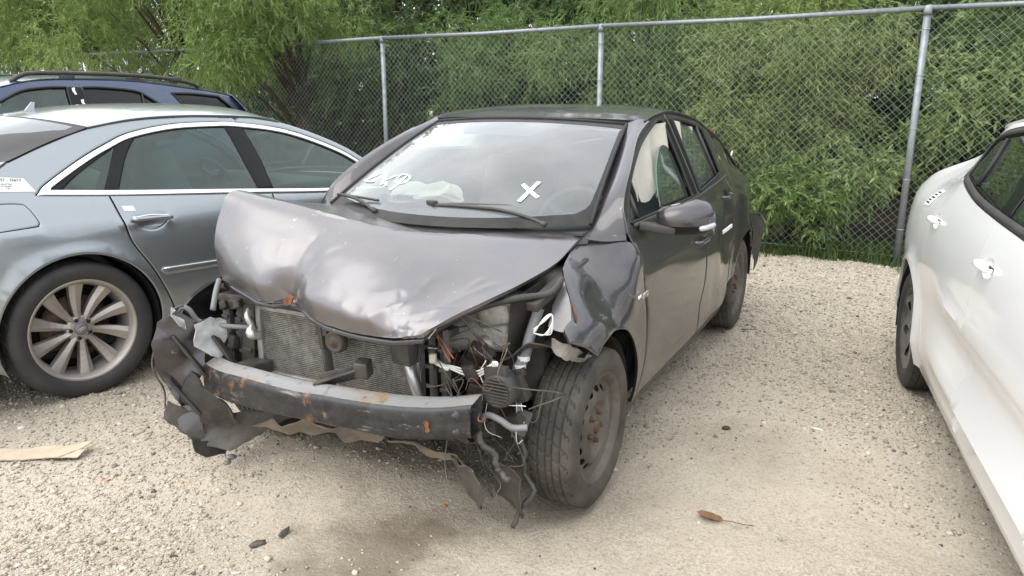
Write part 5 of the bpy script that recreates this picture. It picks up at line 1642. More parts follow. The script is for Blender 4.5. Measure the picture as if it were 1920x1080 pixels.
rough_plate("sun_visor", [(-.98, -.50, 1.36), (-.98, -.14, 1.375), (-.80, -.16, 1.27), (-.78, -.50, 1.255)], M['airbag'], H, .014, .004, 61, .05, .001)
# broken pane left standing in the front door
pane = path([(-1.325, 1.02), (-1.325, 1.24)], [(-1.325, 1.24), (-1.28, 1.275), (-1.17, 1.268), (-1.02, 1.20), (-.90, 1.10), (-.85, 1.02)], [(-.85, 1.02), (-1.325, 1.02)])
panel("broken_door_glass", pane, lambda x, z: S_h(x, z) - .02, M['side_glass'], H, 1, step=.06, t=.004)
panel("vent_glass", np.array([(-.395, 1.022), (-.495, 1.022), (-.49, 1.112), (-.42, 1.072)]), lambda x, z: S_h(x, z) - .012, M['side_glass'], H, 1, step=.06, t=.004)

# ================================================================== shared pieces of the intact cars
def offset_loop(L_, d, step=.02):
    L_ = resample(np.asarray(L_, float), step)
    ar = 0.5 * np.sum(L_[:, 0] * np.roll(L_[:, 1], -1) - np.roll(L_[:, 0], -1) * L_[:, 1])
    tn = np.roll(L_, -1, 0) - np.roll(L_, 1, 0)
    tn /= np.maximum(np.hypot(*tn.T), 1e-9)[:, None]
    nr = np.stack([-tn[:, 1], tn[:, 0]], 1) * (1 if ar > 0 else -1)
    Q = L_ + nr * d
    keep = bdist(L_, Q) > abs(d) * .93
    return Q[keep]

def body_cap(name, car, xs, ys, zs_edge, zs_mid, mat, n=11, pw=2.6, xmid=None, t=.01, nu=6, flip=True):
    """a top surface (roof, deck, hood, screen) through stations along the car: edge height and crown height"""
    f_ = np.sin(np.linspace(-1, 1, n) * math.pi / 2)
    G_ = []
    for i in range(len(xs)):
        xm = xs[i] if xmid is None else xmid[i]
        G_.append([(xm + (xs[i] - xm) * abs(f) ** 2, ys[i] * f, zs_edge[i] + (zs_mid[i] - zs_edge[i]) * (1 - abs(f) ** pw)) for f in f_])
    return surf(name, bicubic(np.array(G_), nu, 3), mat, car, flip=flip, t=t)

def spoke_wheel(car, x_, y_, z_, sd, Rt, W, rr, tm_, roll=0.0):
    """ten broad turbine spokes on a polished rim"""
    w = wheel_base(car, x_, y_, z_, sd, Rt, W, rr, M['tyre_clean'], M['alloy'], tm_, roll=roll)
    face = W / 2 * .66
    sp_me = None
    for k in range(10):
        if sp_me is None:
            rows = []
            for t_ in np.linspace(0, 1, 7):
                r_ = .052 + (rr - .010 - .052) * t_
                hw = .0145 + .0225 * t_ ** 1.15
                tw = .10 * (t_ - .5) * 0 + .055 * t_ ** 1.5
                yb = face - .030 + .020 * t_ - .012 * math.sin(t_ * math.pi)
                def pt(s, h):
                    a = s / r_ + tw
                    return (r_ * math.cos(a), yb + h, r_ * math.sin(a))
                rows.append([pt(-hw * 1.05, -.032), pt(-hw, -.004), pt(-hw * .25, .010), pt(-hw * .12, .010), pt(hw * .92, .002), pt(hw, -.002), pt(hw * 1.05, -.032)])
            G_ = np.array(rows)
            sp = surf("spoke", G_, M['alloy'], w, flip=False)
            sp_me = sp.data
            for p in sp_me.polygons: p.use_smooth = False
        else:
            sp = mobj("spoke", sp_me, None, w)
        sp.rotation_euler = (0, k * 2 * math.pi / 10, 0)
    MB().lathe([(.0001, face - .012), (.028, face - .013), (.032, face - .016), (.033, face - .03)], 24, 'Y').build("hub_cap", M['hubcap'], w)
    MB().lathe([(.030, face - .024), (.060, face - .026), (.070, face - .032), (.072, face - .06), (.02, face - .06)], 30, 'Y').build("hub", M['alloy'], w)
    for k in range(5):
        a = k * 2 * math.pi / 5 + .3
        MB().lathe([(.0001, face - .018), (.009, face - .018), (.010, face - .030)], 10, 'Y', (.050 * math.cos(a), .0, .050 * math.sin(a))).build("lug_recess", M['inner'], w)
    em = MB()
    for k in range(4):
        ring = [((k - 1.5) * .0085 + .0062 * math.cos(a), face - .0115, .0062 * math.sin(a)) for a in np.linspace(0, 2 * math.pi, 17)]
        em.tube([(-p[0] if sd < 0 else -p[0], p[1], p[2]) for p in ring], .0011, 5, False)
    em.build("ring_emblem", M['chrome'], w)
    MB().lathe([(.03, -.055), (rr - .03, -.055), (rr - .03, -.05), (.03, -.05)], 32).build("black_backing", M['inner'], w)
    return w

def glass_set(car, S, sd, items, holder):
    for nm, loop, mat in items:
        panel(nm, loop, lambda x, z: S(x, z) - .010, mat, holder, sd, step=.09, t=.004)

def loop_z(S, sd, L_, lift):
    return [(p[0], sd * (float(S(p[0], p[1])) + lift), p[1]) for p in L_]

# ================================================================== the blue-grey saloon on the left
A = thing("silver_sedan", "blue-grey silver sedan with chrome window trim and ten-spoke alloy wheel, left of the wreck", "car", (-2.913, 4.193, 0), R(52))
W_a = spl([(-1.12, .62), (-1.05, .78), (-.9, .865), (-.5, .925), (0, .944), (.6, .947), (1.2, .947), (2.2, .944), (2.94, .935), (3.4, .88), (3.7, .78), (3.85, .60)])
off_a = spl([(.15, -.08), (.25, -.045), (.38, -.018), (.52, -.004), (.66, 0), (.80, -.006), (.885, -.022), (.95, -.048), (1.0, -.072), (1.06, -.108), (1.13, -.145), (1.2, -.183), (1.32, -.245), (1.365, -.272), (1.40, -.297), (1.45, -.34)])
def S_a(x, z):
    y = W_a(x) + off_a(z)
    y = y + .010 * np.exp(-((z - .875 + .02 * x) / .022) ** 2)
    return y + arch_flare(x, z, .02, .36, .395) * 1.1 + arch_flare(x, z, 2.944, .36, .395)
belt = spl([(-.07, 1.046), (.255, 1.016), (.968, .960), (1.565, .912), (2.25, .872)])
top_arc = [(-.072, 1.052), (-.02, 1.095), (.178, 1.203), (.33, 1.272), (.467, 1.322), (.705, 1.360), (.949, 1.368), (1.135, 1.361), (1.461, 1.309), (1.794, 1.186), (1.99, 1.066), (2.20, .90)]
belt_pts = [(x_, float(belt(x_))) for x_ in np.linspace(2.20, -.05, 16)]
trim_loop = path(top_arc, [top_arc[-1], belt_pts[0]], belt_pts, [belt_pts[-1], (-.078, 1.047), top_arc[0]])
ditch = [(-.153, 1.204), (.05, 1.283), (.258, 1.349), (.53, 1.389), (.86, 1.401), (1.25, 1.386), (1.5, 1.338), (1.82, 1.214), (2.02, 1.092), (2.23, .925)]
for sd in (-1, 1):
    # quarter panel with the rear pillar
    arcw = [tuple(p) for p in arc(.02, .36, .392, -22, 205, 24)]
    qt = path([(.425, .22), (.50, .22)], [(.50, .22), (.488, .372), (.395, .60), (.306, .754), (.280, .842), (.245, 1.008)], [(.245, 1.008), (.245, 1.0145)], [(x_, float(belt(x_)) - .002) for x_ in np.linspace(.245, -.05, 5)],
              [(-.05, 1.043), (-.083, 1.046), (-.078, 1.056)], [(p[0] - .004, p[1] + .003) for p in top_arc[:8]], [(1.131, 1.364), (1.131, 1.392)],
              [(p[0], p[1] - .002) for p in ditch[:6]][::-1][1:], [ditch[0], (-.30, 1.125), (-.55, 1.075), (-.85, 1.045), (-1.03, 1.0)], [(-1.03, 1.0), (-1.09, .90), (-1.10, .70), (-1.07, .45), (-1.02, .26)], [(-1.02, .26), (-.46, .24), (-.36, .22)], arcw[::-1])
    fuel = path([(-.30, 1.028), (-.17, 1.018), (-.135, .995), (-.108, .93), (-.115, .905)], [(-.115, .905), (-.30, .898)], [(-.30, .898), (-.325, .92), (-.325, 1.005), (-.30, 1.028)]) 
    qp = panel("quarter_panel", qt, S_a, M['sedan'], A, sd, holes=[fuel] if sd < 0 else [], step=.045)
    if sd < 0:
        panel("fuel_door", offset_loop(fuel, .0035), lambda x, z: S_a(x, z) + .001, M['sedan'], A, sd, step=.03)
        panel("fuel_recess", fuel, lambda x, z: S_a(x, z) - .015, M['inner'], A, sd, step=.05, t=.002)
    rd = path([(.254, 1.006), (.288, .842), (.314, .754), (.403, .60), (.496, .372), (.510, .235)], [(.510, .235), (1.225, .235)], [(1.225, .235), (1.205, .6), (1.19, .942)], [(x_, float(belt(x_)) - .002) for x_ in np.linspace(1.19, .254, 8)])
    cups = [path([(hx - .082, hz + .012), (hx - .086, hz - .012), (hx - .06, hz - .042), (hx - .02, hz - .058), (hx + .03, hz - .056), (hx + .072, hz - .034), (hx + .086, hz - .008), (hx + .082, hz + .010)], [(hx + .082, hz + .010), (hx - .082, hz + .012)]) for hx, hz in ((.42, .885), (1.42, .825))]
    d2 = panel("rear_door", rd, S_a, M['sedan'], A, sd, step=.05, holes=[cups[0]])
    fd = path([(1.198, .940), (1.213, .6), (1.233, .235)], [(1.233, .235), (2.33, .235)], [(2.33, .235), (2.37, .5), (2.32, .75), (2.26, .868)], [(x_, float(belt(x_)) - .002) for x_ in np.linspace(2.25, 1.198, 9)])
    d1 = panel("front_door", fd, S_a, M['sedan'], A, sd, step=.06, holes=[cups[1]])
    ff = path([(2.268, .868), (2.328, .75), (2.378, .5), (2.34, .235)], [(2.34, .235), (2.55, .235)], [tuple(p) for p in arc(2.944, .36, .392, 198, -20, 20)], [(3.32, .23), (3.6, .25), (3.78, .40), (3.82, .60), (3.72, .70)], [(3.72, .70), (3.3, .80), (2.8, .86), (2.4, .89), (2.268, .872)])
    panel("front_fender", ff, S_a, M['sedan'], A, sd, step=.06)
    panel("sill", path([(.43, .17), (.43, .215)], [(.43, .215), (2.5, .225)], [(2.5, .225), (2.5, .17)], [(2.5, .17), (.43, .17)]), lambda x, z: S_a(x, z) - .008, M['sedan'], A, sd, step=.08)
    rail = path([(p[0], p[1] + .003) for p in top_arc[7:]], [(2.20, .903), (2.235, .925)], ditch[5:][::-1], [ditch[5], (1.135, 1.392)], [(1.135, 1.392), (1.135, 1.364)])
    panel("roof_rail", rail, S_a, M['sedan'], A, sd, step=.04)
    # chrome surround, black frames, panes
    inn = offset_loop(trim_loop, .027)
    panel("window_trim", trim_loop, lambda x, z: S_a(x, z) + .004, M['chrome'], A, sd, holes=[inn], step=.05, edge=.003, roll=.006)
    qg = path([(.035, 1.058), (.12, 1.118), (.245, 1.190), (.365, 1.252)], [(.365, 1.252), (.30, 1.14), (.235, 1.036)], [(.235, 1.036), (.035, 1.058)])
    rg = path([(.305, 1.030), (.40, 1.19), (.478, 1.285), (.51, 1.300)], [(.51, 1.300), (.72, 1.330), (.95, 1.338), (1.045, 1.335)], [(1.045, 1.335), (1.075, 1.2), (1.115, .968)], [(1.115, .968), (.305, 1.030)])
    fg2 = path([(1.215, .960), (1.205, 1.15), (1.165, 1.322)], [(1.165, 1.322), (1.35, 1.305), (1.47, 1.275), (1.77, 1.160), (1.96, 1.045), (2.13, .905)], [(2.13, .905), (1.215, .960)])
    fr_ = panel("window_frame", offset_loop(trim_loop, .025), lambda x, z: S_a(x, z) - .004, M['gloss_black'], A, sd, holes=[qg, rg, fg2], step=.05)
    glass_set(A, S_a, sd, [("quarter_glass", offset_loop(qg, -.006), M['green_glass']), ("door_glass", offset_loop(rg, -.006), M['green_glass']), ("door_glass", offset_loop(fg2, -.006), M['green_glass'])], fr_)
    # handle in its cup
    for dd, hx, hz in ((d2, .42, .885), (d1, 1.42, .825)):
        y0 = float(S_a(hx, hz))
        MB().tube(crm(np.array([(hx - .105, sd * (y0 + .004), hz + .004), (hx - .09, sd * (y0 + .022), hz + .006), (hx, sd * (y0 + .028), hz + .004), (hx + .09, sd * (y0 + .022), hz - .002), (hx + .105, sd * (y0 + .004), hz - .004)]), 4), [.008] * 3 + [.0125] * 11 + [.008] * 3, 8).build("door_handle", M['sedan'], dd)
        cl_ = cups[0] if dd is d2 else cups[1]; cc = cl_.mean(0)
        panel("handle_cup", cl_, lambda x, z: S_a(x, z) - .004 - .028 * np.clip(1 - np.hypot((x - cc[0]) / .092, (z - cc[1]) / .042) ** 2, 0, 1) ** .8, M['sedan'], dd, sd, step=.010, t=.002, roll=0, edge=.002)
        MB().tube(crm(np.array(loop_z(S_a, sd, [(hx - .102, hz + .014), (hx, hz + .018), (hx + .102, hz + .006)], .017)), 5), .005, 6).build("handle_chrome", M['chrome'], dd)
    # moulding along the door bottoms
    ml = path([(.425, .600), (.44, .612)], [(.44, .612), (1.19, .592)], [(1.19, .592), (1.19, .552)], [(1.19, .552), (.452, .570)], [(.452, .570), (.425, .600)])
    mo = panel("door_moulding", ml, lambda x, z: S_a(x, z) + .010, M['sedan'], d2, sd, step=.04, roll=.008, edge=.005, t=.02)
    MB().tube(loop_z(S_a, sd, [(x_, .610 - (x_ - .44) * .0266) for x_ in np.linspace(.44, 1.18, 12)], .012), .0045, 6).build("chrome_strip", M['chrome'], mo)
    MB().tube(loop_z(S_a, sd, [(-.03 + .25 * 0 + x_, 0) for x_ in ()] or [(.44, .20), (2.4, .20)], .0), .006, 6).build("sill_edge", M['black_plastic'], A)
    wheel_well(A, "wheel_liner", .02, sd * .50, sd * .925, .36, .388, M['inner'])
    wheel_well(A, "wheel_liner", 2.944, sd * .50, sd * .915, .36, .388, M['inner'])
    lo_ = path([(-.9, .24), (-.9, 1.0)], [(-.9, 1.0), (2.25, .86)], [(2.25, .86), (2.4, .6)], [(2.4, .6), (2.4, .2)], [(2.4, .2), (.45, .2)], [tuple(p) for p in arc(.02, .36, .40, -15, 195, 16)], [(-.40, .24), (-.9, .24)])
    panel("inner_side", lo_, lambda x, z: np.minimum(S_a(x, z), W_a(x) - .03) - .05, M['inner'], A, sd, step=.15, t=.01)
# roof, screens, deck, hood, ends
exs = [.255, .53, .86, 1.25]
body_cap("roof", A, [.262, .53, .86, 1.25, 1.43], [float(S_a(x, z)) for x, z in ((.262, 1.350), (.53, 1.389), (.86, 1.401), (1.25, 1.386), (1.43, 1.355))], [1.350, 1.389, 1.401, 1.386, 1.355], [1.400, 1.452, 1.466, 1.452, 1.420], M['sedan'], xmid=[.10, .45, .86, 1.25, 1.36])
rw = body_cap("rear_screen", A, [-.148, .055, .258], [float(S_a(-.148, 1.206)) - .002, float(S_a(.055, 1.286)) - .002, float(S_a(.258, 1.349)) - .002], [1.204, 1.283, 1.347], [1.115, 1.300, 1.398], M['frit'], xmid=[-.62, -.22, .10], flip=True)
gi = body_cap("rear_glass", A, [-.12, .05, .215], [float(S_a(-.12, 1.21)) - .06, float(S_a(.05, 1.28)) - .06, float(S_a(.22, 1.33)) - .06], [1.206, 1.283, 1.345], [1.155, 1.303, 1.395], M['ws_glass'], xmid=[-.50, -.20, .055], flip=True, t=0)  # windshield film reused to paint pale sky reflection on the pane
for o_ in (gi,): o_.location = (-.006, 0, .016)
body_cap("trunk_lid", A, [-1.05, -.85, -.55, -.30, -.158], [float(S_a(x, z)) - .002 for x, z in ((-1.05, 1.0), (-.85, 1.045), (-.55, 1.075), (-.30, 1.125), (-.158, 1.20))], [1.0, 1.046, 1.077, 1.127, 1.203], [1.045, 1.075, 1.100, 1.110, 1.118], M['sedan'], xmid=[-1.08, -.90, -.76, -.68, -.625], flip=True)
surf("rear_fascia", bicubic(np.array([[(-1.06 - .07 * (1 - c_ ** 2) - .02 * q_, .76 * c_, 1.03 - .26 * q_ * 1.0) for c_ in np.linspace(-1, 1, 9)] for q_ in (0, 1, 2, 2.9)]), 4, 3), M['sedan'], A, t=.01)
body_cap("windshield", A, [1.44, 1.75, 2.0, 2.22], [.655, .70, .745, .80], [1.352, 1.235, 1.10, .93], [1.415, 1.27, 1.12, .955], M['green_glass'], xmid=[1.38, 1.80, 2.12, 2.42], t=0)
body_cap("hood", A, [2.26, 2.8, 3.3, 3.72], [.83, .84, .80, .66], [.885, .86, .80, .70], [.955, .935, .86, .74], M['sedan'], xmid=[2.45, 2.85, 3.4, 3.84])
surf("front_fascia", bicubic(np.array([[(3.76 + .10 * (1 - c_ ** 2) - .02 * abs(q_ - 1.5), .70 * c_, .72 - .17 * q_) for c_ in np.linspace(-1, 1, 9)] for q_ in (0, 1, 2, 3)]), 4, 3), M['black_plastic'], A, flip=True, t=.01)
fl = MB(); fl.box((1.3, 0, .24), (4.6, 1.6, .06), None, .02); fl.build("underbody", M['inner'], A)
for y_ in (.40, -.40): seat(A, .95, y_, .52, M['grey_cloth'], .54)
seat(A, .36, 0, .40, M['grey_cloth'], 1.35, "rear_seat")
MB().box((1.95, 0, .86), (.5, 1.5, .16), (0, R(6), 0), .06).build("dashboard", M['dash'], A)
MB().box((-.25, 0, 1.06), (.55, 1.35, .03), None, .01).build("parcel_shelf", M['beige'], A)
steering_wheel(A, 1.62, .40, .90, M['dash'])
for sd in (-1, 1): MB().box((.16, sd * .72, 1.12), (.22, .03, .12), (0, R(25), 0), .02).build("pillar_trim", M['beige'], A)
fin = MB(); fin.prism([(0, 0), (.17, 0), (.155, .012), (.075, .022), (.035, .075), (.02, .072), (.03, .02), (0, .008)], -1, 1, lambda u, v, t_: (.30 - u, t_ * .012 * (1 - v * 6), 1.418 + v * .8 - (u - .1) * .10))
fin.box((.215, 0, 1.421), (.19, .06, .018), (0, R(-6), 0), .008); fin.build("roof_antenna", M['sedan'], A)
# inventory sticker on the rear pillar
st_loop = np.array([(-.240, 1.146), (-.112, 1.130), (-.078, 1.066), (-.232, 1.078)])
stk = panel("inventory_sticker", st_loop, lambda x, z: S_a(x, z) + .003, M['paper'], A, -1, step=.04, t=.001, roll=0)
def side_text(car, S, sd, text, size, cx, cz, tilt, mat, par, align=0.0):
    y0 = float(S(cx, cz)); e = .01
    dz = np.array([0, (float(S(cx, cz + e)) - y0) / e * sd, 1]); dx = np.array([1, (float(S(cx + e, cz)) - y0) / e * sd, 0]) * (-sd)
    u = dx * math.cos(tilt) + dz * math.sin(tilt); u /= np.linalg.norm(u)
    n_ = np.cross(u, dz); n_ /= np.linalg.norm(n_); v_ = np.cross(n_, u)
    Mx = Matrix(((u[0], v_[0], n_[0], cx + n_[0] * .0046), (u[1], v_[1], n_[1], sd * y0 + n_[1] * .0046), (u[2], v_[2], n_[2], cz + n_[2] * .0046), (0, 0, 0, 1)))
    return ngon_text("lettering", text, size, mat, par, Mx, .0003)
side_text(A, S_a, -1, "257 - 35673", .0195, -.172, 1.125, -.10, M['ink'], stk)
for k, tx in enumerate(("A8 QUATTRO", "01/19/2024", "P 4S")):
    side_text(A, S_a, -1, tx, .0095, -.196 + .003 * k, 1.108 - .0105 * k, -.09, M['ink'], stk)
panel("small_label", np.array([(.285, .962), (.345, .957), (.352, .930), (.295, .934)]), lambda x, z: S_a(x, z) + .002, M['paper'], A, -1, step=.03, t=.001, roll=0)
tm_a = tyre_mesh(.356, .255, .256, ribs=4, sipe=8)
for x_, sd, ro in ((.02, -1, .35), (.02, 1, 0), (2.944, -1, .2), (2.944, 1, .9)):
    spoke_wheel(A, x_, sd * .805, .354, sd, .356, .255, .256, tm_a, ro)

# ================================================================== the blue SUV behind it
U = thing("blue_suv", "dark blue SUV with black roof rack and tinted windows, parked behind the silver sedan", "car", (-3.86, 7.37, 0), R(232))
W_u = spl([(-1.08, .80), (-1.0, .86), (-.6, .93), (0, .945), (1.5, .95), (2.6, .94), (3.2, .88), (3.6, .70)])
off_u = spl([(.25, -.05), (.45, -.01), (.7, 0), (.95, -.015), (1.08, -.045), (1.2, -.095), (1.35, -.15), (1.5, -.205), (1.6, -.245), (1.66, -.285)])
S_u = lambda x, z: W_u(x) + off_u(z) + arch_flare(x, z, 0, .37, .40) + arch_flare(x, z, 2.75, .37, .40)
for sd in (1, -1):
    f1 = path([(1.62, 1.13), (1.40, 1.36), (1.15, 1.488), (.985, 1.565), (.80, 1.592), (.645, 1.596)], [(.645, 1.596), (.66, 1.13)], [(.66, 1.13), (1.62, 1.13)])
    f2 = path([(.505, 1.13), (.525, 1.596)], [(.525, 1.596), (.35, 1.595), (.09, 1.570), (-.02, 1.515), (-.158, 1.405), (-.22, 1.30), (-.22, 1.16)], [(-.22, 1.16), (.505, 1.13)])
    f3 = path([(-.25, 1.551), (-.45, 1.548), (-.72, 1.524)], [(-.72, 1.524), (-.87, 1.40), (-.965, 1.30)], [(-.965, 1.30), (-.70, 1.335), (-.47, 1.37), (-.33, 1.45), (-.25, 1.551)])
    side = path([(.40, .28), (2.35, .28)], [tuple(p) for p in arc(2.75, .37, .40, 190, -10, 16)], [(3.16, .30), (3.5, .40), (3.55, .75), (3.45, .98)], [(3.45, .98), (2.6, 1.07), (2.0, 1.12)], [(2.0, 1.12), (1.72, 1.30), (1.40, 1.49), (1.13, 1.586), (.86, 1.643), (.53, 1.658), (.08, 1.652), (-.41, 1.598), (-.86, 1.530)],
                [(-.86, 1.530), (-.99, 1.40), (-1.06, 1.20), (-1.08, .9), (-1.06, .5), (-1.0, .36)], [(-1.0, .36), (-.45, .32)], [tuple(p) for p in arc(0, .37, .40, 188, -12, 16)])
    bs = panel("body_side", side, S_u, M['suv'], U, sd, holes=[f1, f2, f3], step=.06)
    for nm, lp in (("door_glass", f1), ("door_glass", f2), ("quarter_glass", f3)):
        g_ = panel(nm, offset_loop(lp, -.004), lambda x, z: S_u(x, z) - .012, M['tint_glass'] if nm == "quarter_glass" or lp is f2 else M['green_glass'], bs, sd, step=.1, t=.004)
        pr_ = resample(lp, .05)
        MB().tube(loop_z(S_u, sd, list(pr_) + [pr_[0]], -.002), .011, 6, False).build("window_seal", M['rubber_seal'], g_)
    panel("pillar_trim", np.array([(.518, 1.14), (.535, 1.60), (.636, 1.60), (.648, 1.14)]), lambda x, z: S_u(x, z) + .003, M['gloss_black'], bs, sd, step=.1, t=.003)
    MB().tube(loop_z(S_u, sd, [(.03, 1.545), (.06, 1.16)], -.004), .012, 6).build("division_bar", M['rubber_seal'], bs)
    MB().tube(loop_z(S_u, sd, [(.583, 1.155), (.585, 1.35), (.580, 1.655)], .001), .003, 5).build("door_gap", M['inner'], bs)
    lo_ = path([(-.95, .35), (-.95, 1.10)], [(-.95, 1.10), (2.0, 1.08)], [(2.0, 1.08), (2.2, .3)], [(2.2, .3), (.45, .3)], [tuple(p) for p in arc(0, .37, .42, -5, 185, 10)], [(-.5, .35), (-.95, .35)])
    panel("inner_side", lo_, lambda x, z: np.minimum(S_u(x, z), W_u(x)) - .07, M['inner'], U, sd, step=.2, t=.01)
    # roof rack
    rk = MB().tube(crm(np.array([(1.02, sd * .60, 1.635), (.94, sd * .61, 1.685), (.82, sd * .615, 1.706), (.27, sd * .62, 1.712), (-.20, sd * .62, 1.692), (-.48, sd * .615, 1.652), (-.58, sd * .61, 1.612)]), 6), .018, 8)
    rk.build("roof_rail", M['black_plastic'], U)
    for x_ in (.60, .05, -.35): MB().box((x_, sd * .615, 1.675), (.12, .035, .05), None, .012).build("rail_foot", M['black_plastic'], U)
    wheel_well(U, "wheel_liner", 0, sd * .5, sd * .92, .37, .395, M['inner']); wheel_well(U, "wheel_liner", 2.75, sd * .5, sd * .92, .37, .395, M['inner'])
for x_ in (.55, -.12): MB().bar((x_, -.60, 1.712), (x_, .60, 1.712), .06, .025, .01).build("cross_bar", M['black_plastic'], U)
# paint-marker ticks on the black pillar
for z0_, z1_, x_ in ((1.595, 1.535, .600), (1.50, 1.45, .555)):
    panel("marker_stroke", np.array([(x_ - .012, z0_), (x_ + .012, z0_ - .005), (x_ + .014, (z0_ + z1_) / 2), (x_ + .002, z1_), (x_ - .016, z1_ + .004), (x_ - .008, (z0_ + z1_) / 2)]), lambda x, z: S_u(x, z) + .008, M['white_paint_pen'], U, 1, step=.03, t=.002, roll=0)
body_cap("roof", U, [1.13, .86, .53, .08, -.41, -.86], [float(S_u(x, z)) for x, z in ((1.13, 1.586), (.86, 1.643), (.53, 1.658), (.08, 1.652), (-.41, 1.598), (-.86, 1.53))], [1.588, 1.645, 1.660, 1.654, 1.600, 1.532], [1.625, 1.68, 1.70, 1.698, 1.655, 1.585], M['suv'], flip=False)
body_cap("windshield", U, [2.0, 1.72, 1.40, 1.14], [.80, .74, .70, .675], [1.12, 1.30, 1.49, 1.585], [1.13, 1.32, 1.52, 1.62], M['green_glass'], xmid=[2.2, 1.85, 1.48, 1.18], t=0, flip=False)
body_cap("hood", U, [3.45, 3.0, 2.5, 2.0], [.76, .86, .88, .82], [.98, 1.03, 1.08, 1.12], [1.02, 1.09, 1.13, 1.14], M['suv'], xmid=[3.62, 3.1, 2.6, 2.2], flip=False)
surf("tailgate", bicubic(np.array([[(-.87 - .03 * (1 - c_ ** 2), .70 * c_, 1.535 + .04 * (1 - c_ ** 2)) for c_ in np.linspace(-1, 1, 7)], [(-.99 - .06 * (1 - c_ ** 2), .77 * c_, 1.35) for c_ in np.linspace(-1, 1, 7)], [(-1.07 - .08 * (1 - c_ ** 2), .80 * c_, 1.0) for c_ in np.linspace(-1, 1, 7)], [(-1.08 - .08 * (1 - c_ ** 2), .80 * c_, .5) for c_ in np.linspace(-1, 1, 7)]]), 5, 4), M['suv'], U, t=.01)
MB().box((1.2, 0, .36), (4.2, 1.6, .08), None, .02).build("underbody", M['inner'], U)
surf("front_fascia", bicubic(np.array([[(3.56 + .08 * (1 - c_ ** 2), .70 * c_, z_) for c_ in np.linspace(-1, 1, 7)] for z_ in (.98, .8, .6, .42)]), 4, 3), M['black_plastic'], U, flip=True, t=.01)
for y_ in (.42, -.42): seat(U, .95, y_, .72, M['grey_cloth'], .54)
seat(U, .0, 0, .74, M['grey_cloth'], 1.35, "rear_seat")
tm_u = tyre_mesh(.365, .24, .225)
for x_ in (0, 2.75):
    for sd in (1, -1):
        w_ = wheel_base(U, x_, sd * .80, .362, sd, .365, .24, .225, M['tyre_clean'], M['alloy'], tm_u)
        disc_panel("wheel_disc", .215, [ell(.14 * math.cos(a), .14 * math.sin(a), .045, .024, a) for a in np.arange(6) * math.pi / 3], lambda r, x, z: .05 + .02 * r, M['alloy'], w_, .03)

# ================================================================== the white saloon on the right
Wt = thing("white_sedan", "white sedan with grey hubcap and black window moulding at the right edge", "car", (2.893, 3.544, 0), R(-109.4))
W_w = spl([(-.98, .52), (-.9, .64), (-.75, .735), (-.5, .815), (-.2, .846), (.1, .855), (.6, .856), (1.4, .858), (2.2, .855), (2.65, .850), (3.1, .80), (3.4, .66), (3.5, .5)])
off_w = spl([(.15, -.07), (.22, -.040), (.30, -.018), (.36, -.004), (.45, -.006), (.55, -.010), (.68, .0), (.74, .003), (.84, -.002), (.95, -.018), (1.03, -.040), (1.09, -.064), (1.14, -.090), (1.20, -.125), (1.29, -.175), (1.36, -.218), (1.40, -.245), (1.44, -.28)])
tap_w = spl([(-1.0, .03), (-.58, .10), (-.26, .165), (-.11, .160), (.1, .105), (.3, .042), (.5, .004), (.7, 0), (3, 0)])
def S_w(x, z):
    y = W_w(x) + off_w(z) - tap_w(x) * smooth01((z - .98) / .25)
    k = smooth01((x - .55) / .5)
    y = y + k * (.022 * np.exp(-((z - .70 + .025 * (x - .75)) / .030) ** 2) - .026 * np.exp(-((z - .56) / .075) ** 2) + .020 * np.exp(-((z - .40) / .028) ** 2) - .016 * np.exp(-((z - .335) / .02) ** 2) + .012 * np.exp(-((z - .295) / .02) ** 2))
    return y + arch_flare(x, z, 0, .315, .375) * 1.2 + arch_flare(x, z, 2.65, .315, .375)
blt = spl([(.35, 1.158), (.58, 1.128), (.872, 1.098), (1.27, 1.080), (1.6, 1.070), (2.3, 1.03)])
wtop = [(.350, 1.165), (.322, 1.205), (.345, 1.285), (.43, 1.350), (.68, 1.390), (1.0, 1.408), (1.35, 1.400), (1.7, 1.35), (2.1, 1.20), (2.4, 1.045)]
wditch = [(-.60, 1.075), (-.26, 1.222), (-.11, 1.290), (.10, 1.345), (.30, 1.380), (.70, 1.420), (1.0, 1.44), (1.35, 1.432), (1.7, 1.385), (2.1, 1.235), (2.45, 1.06)]
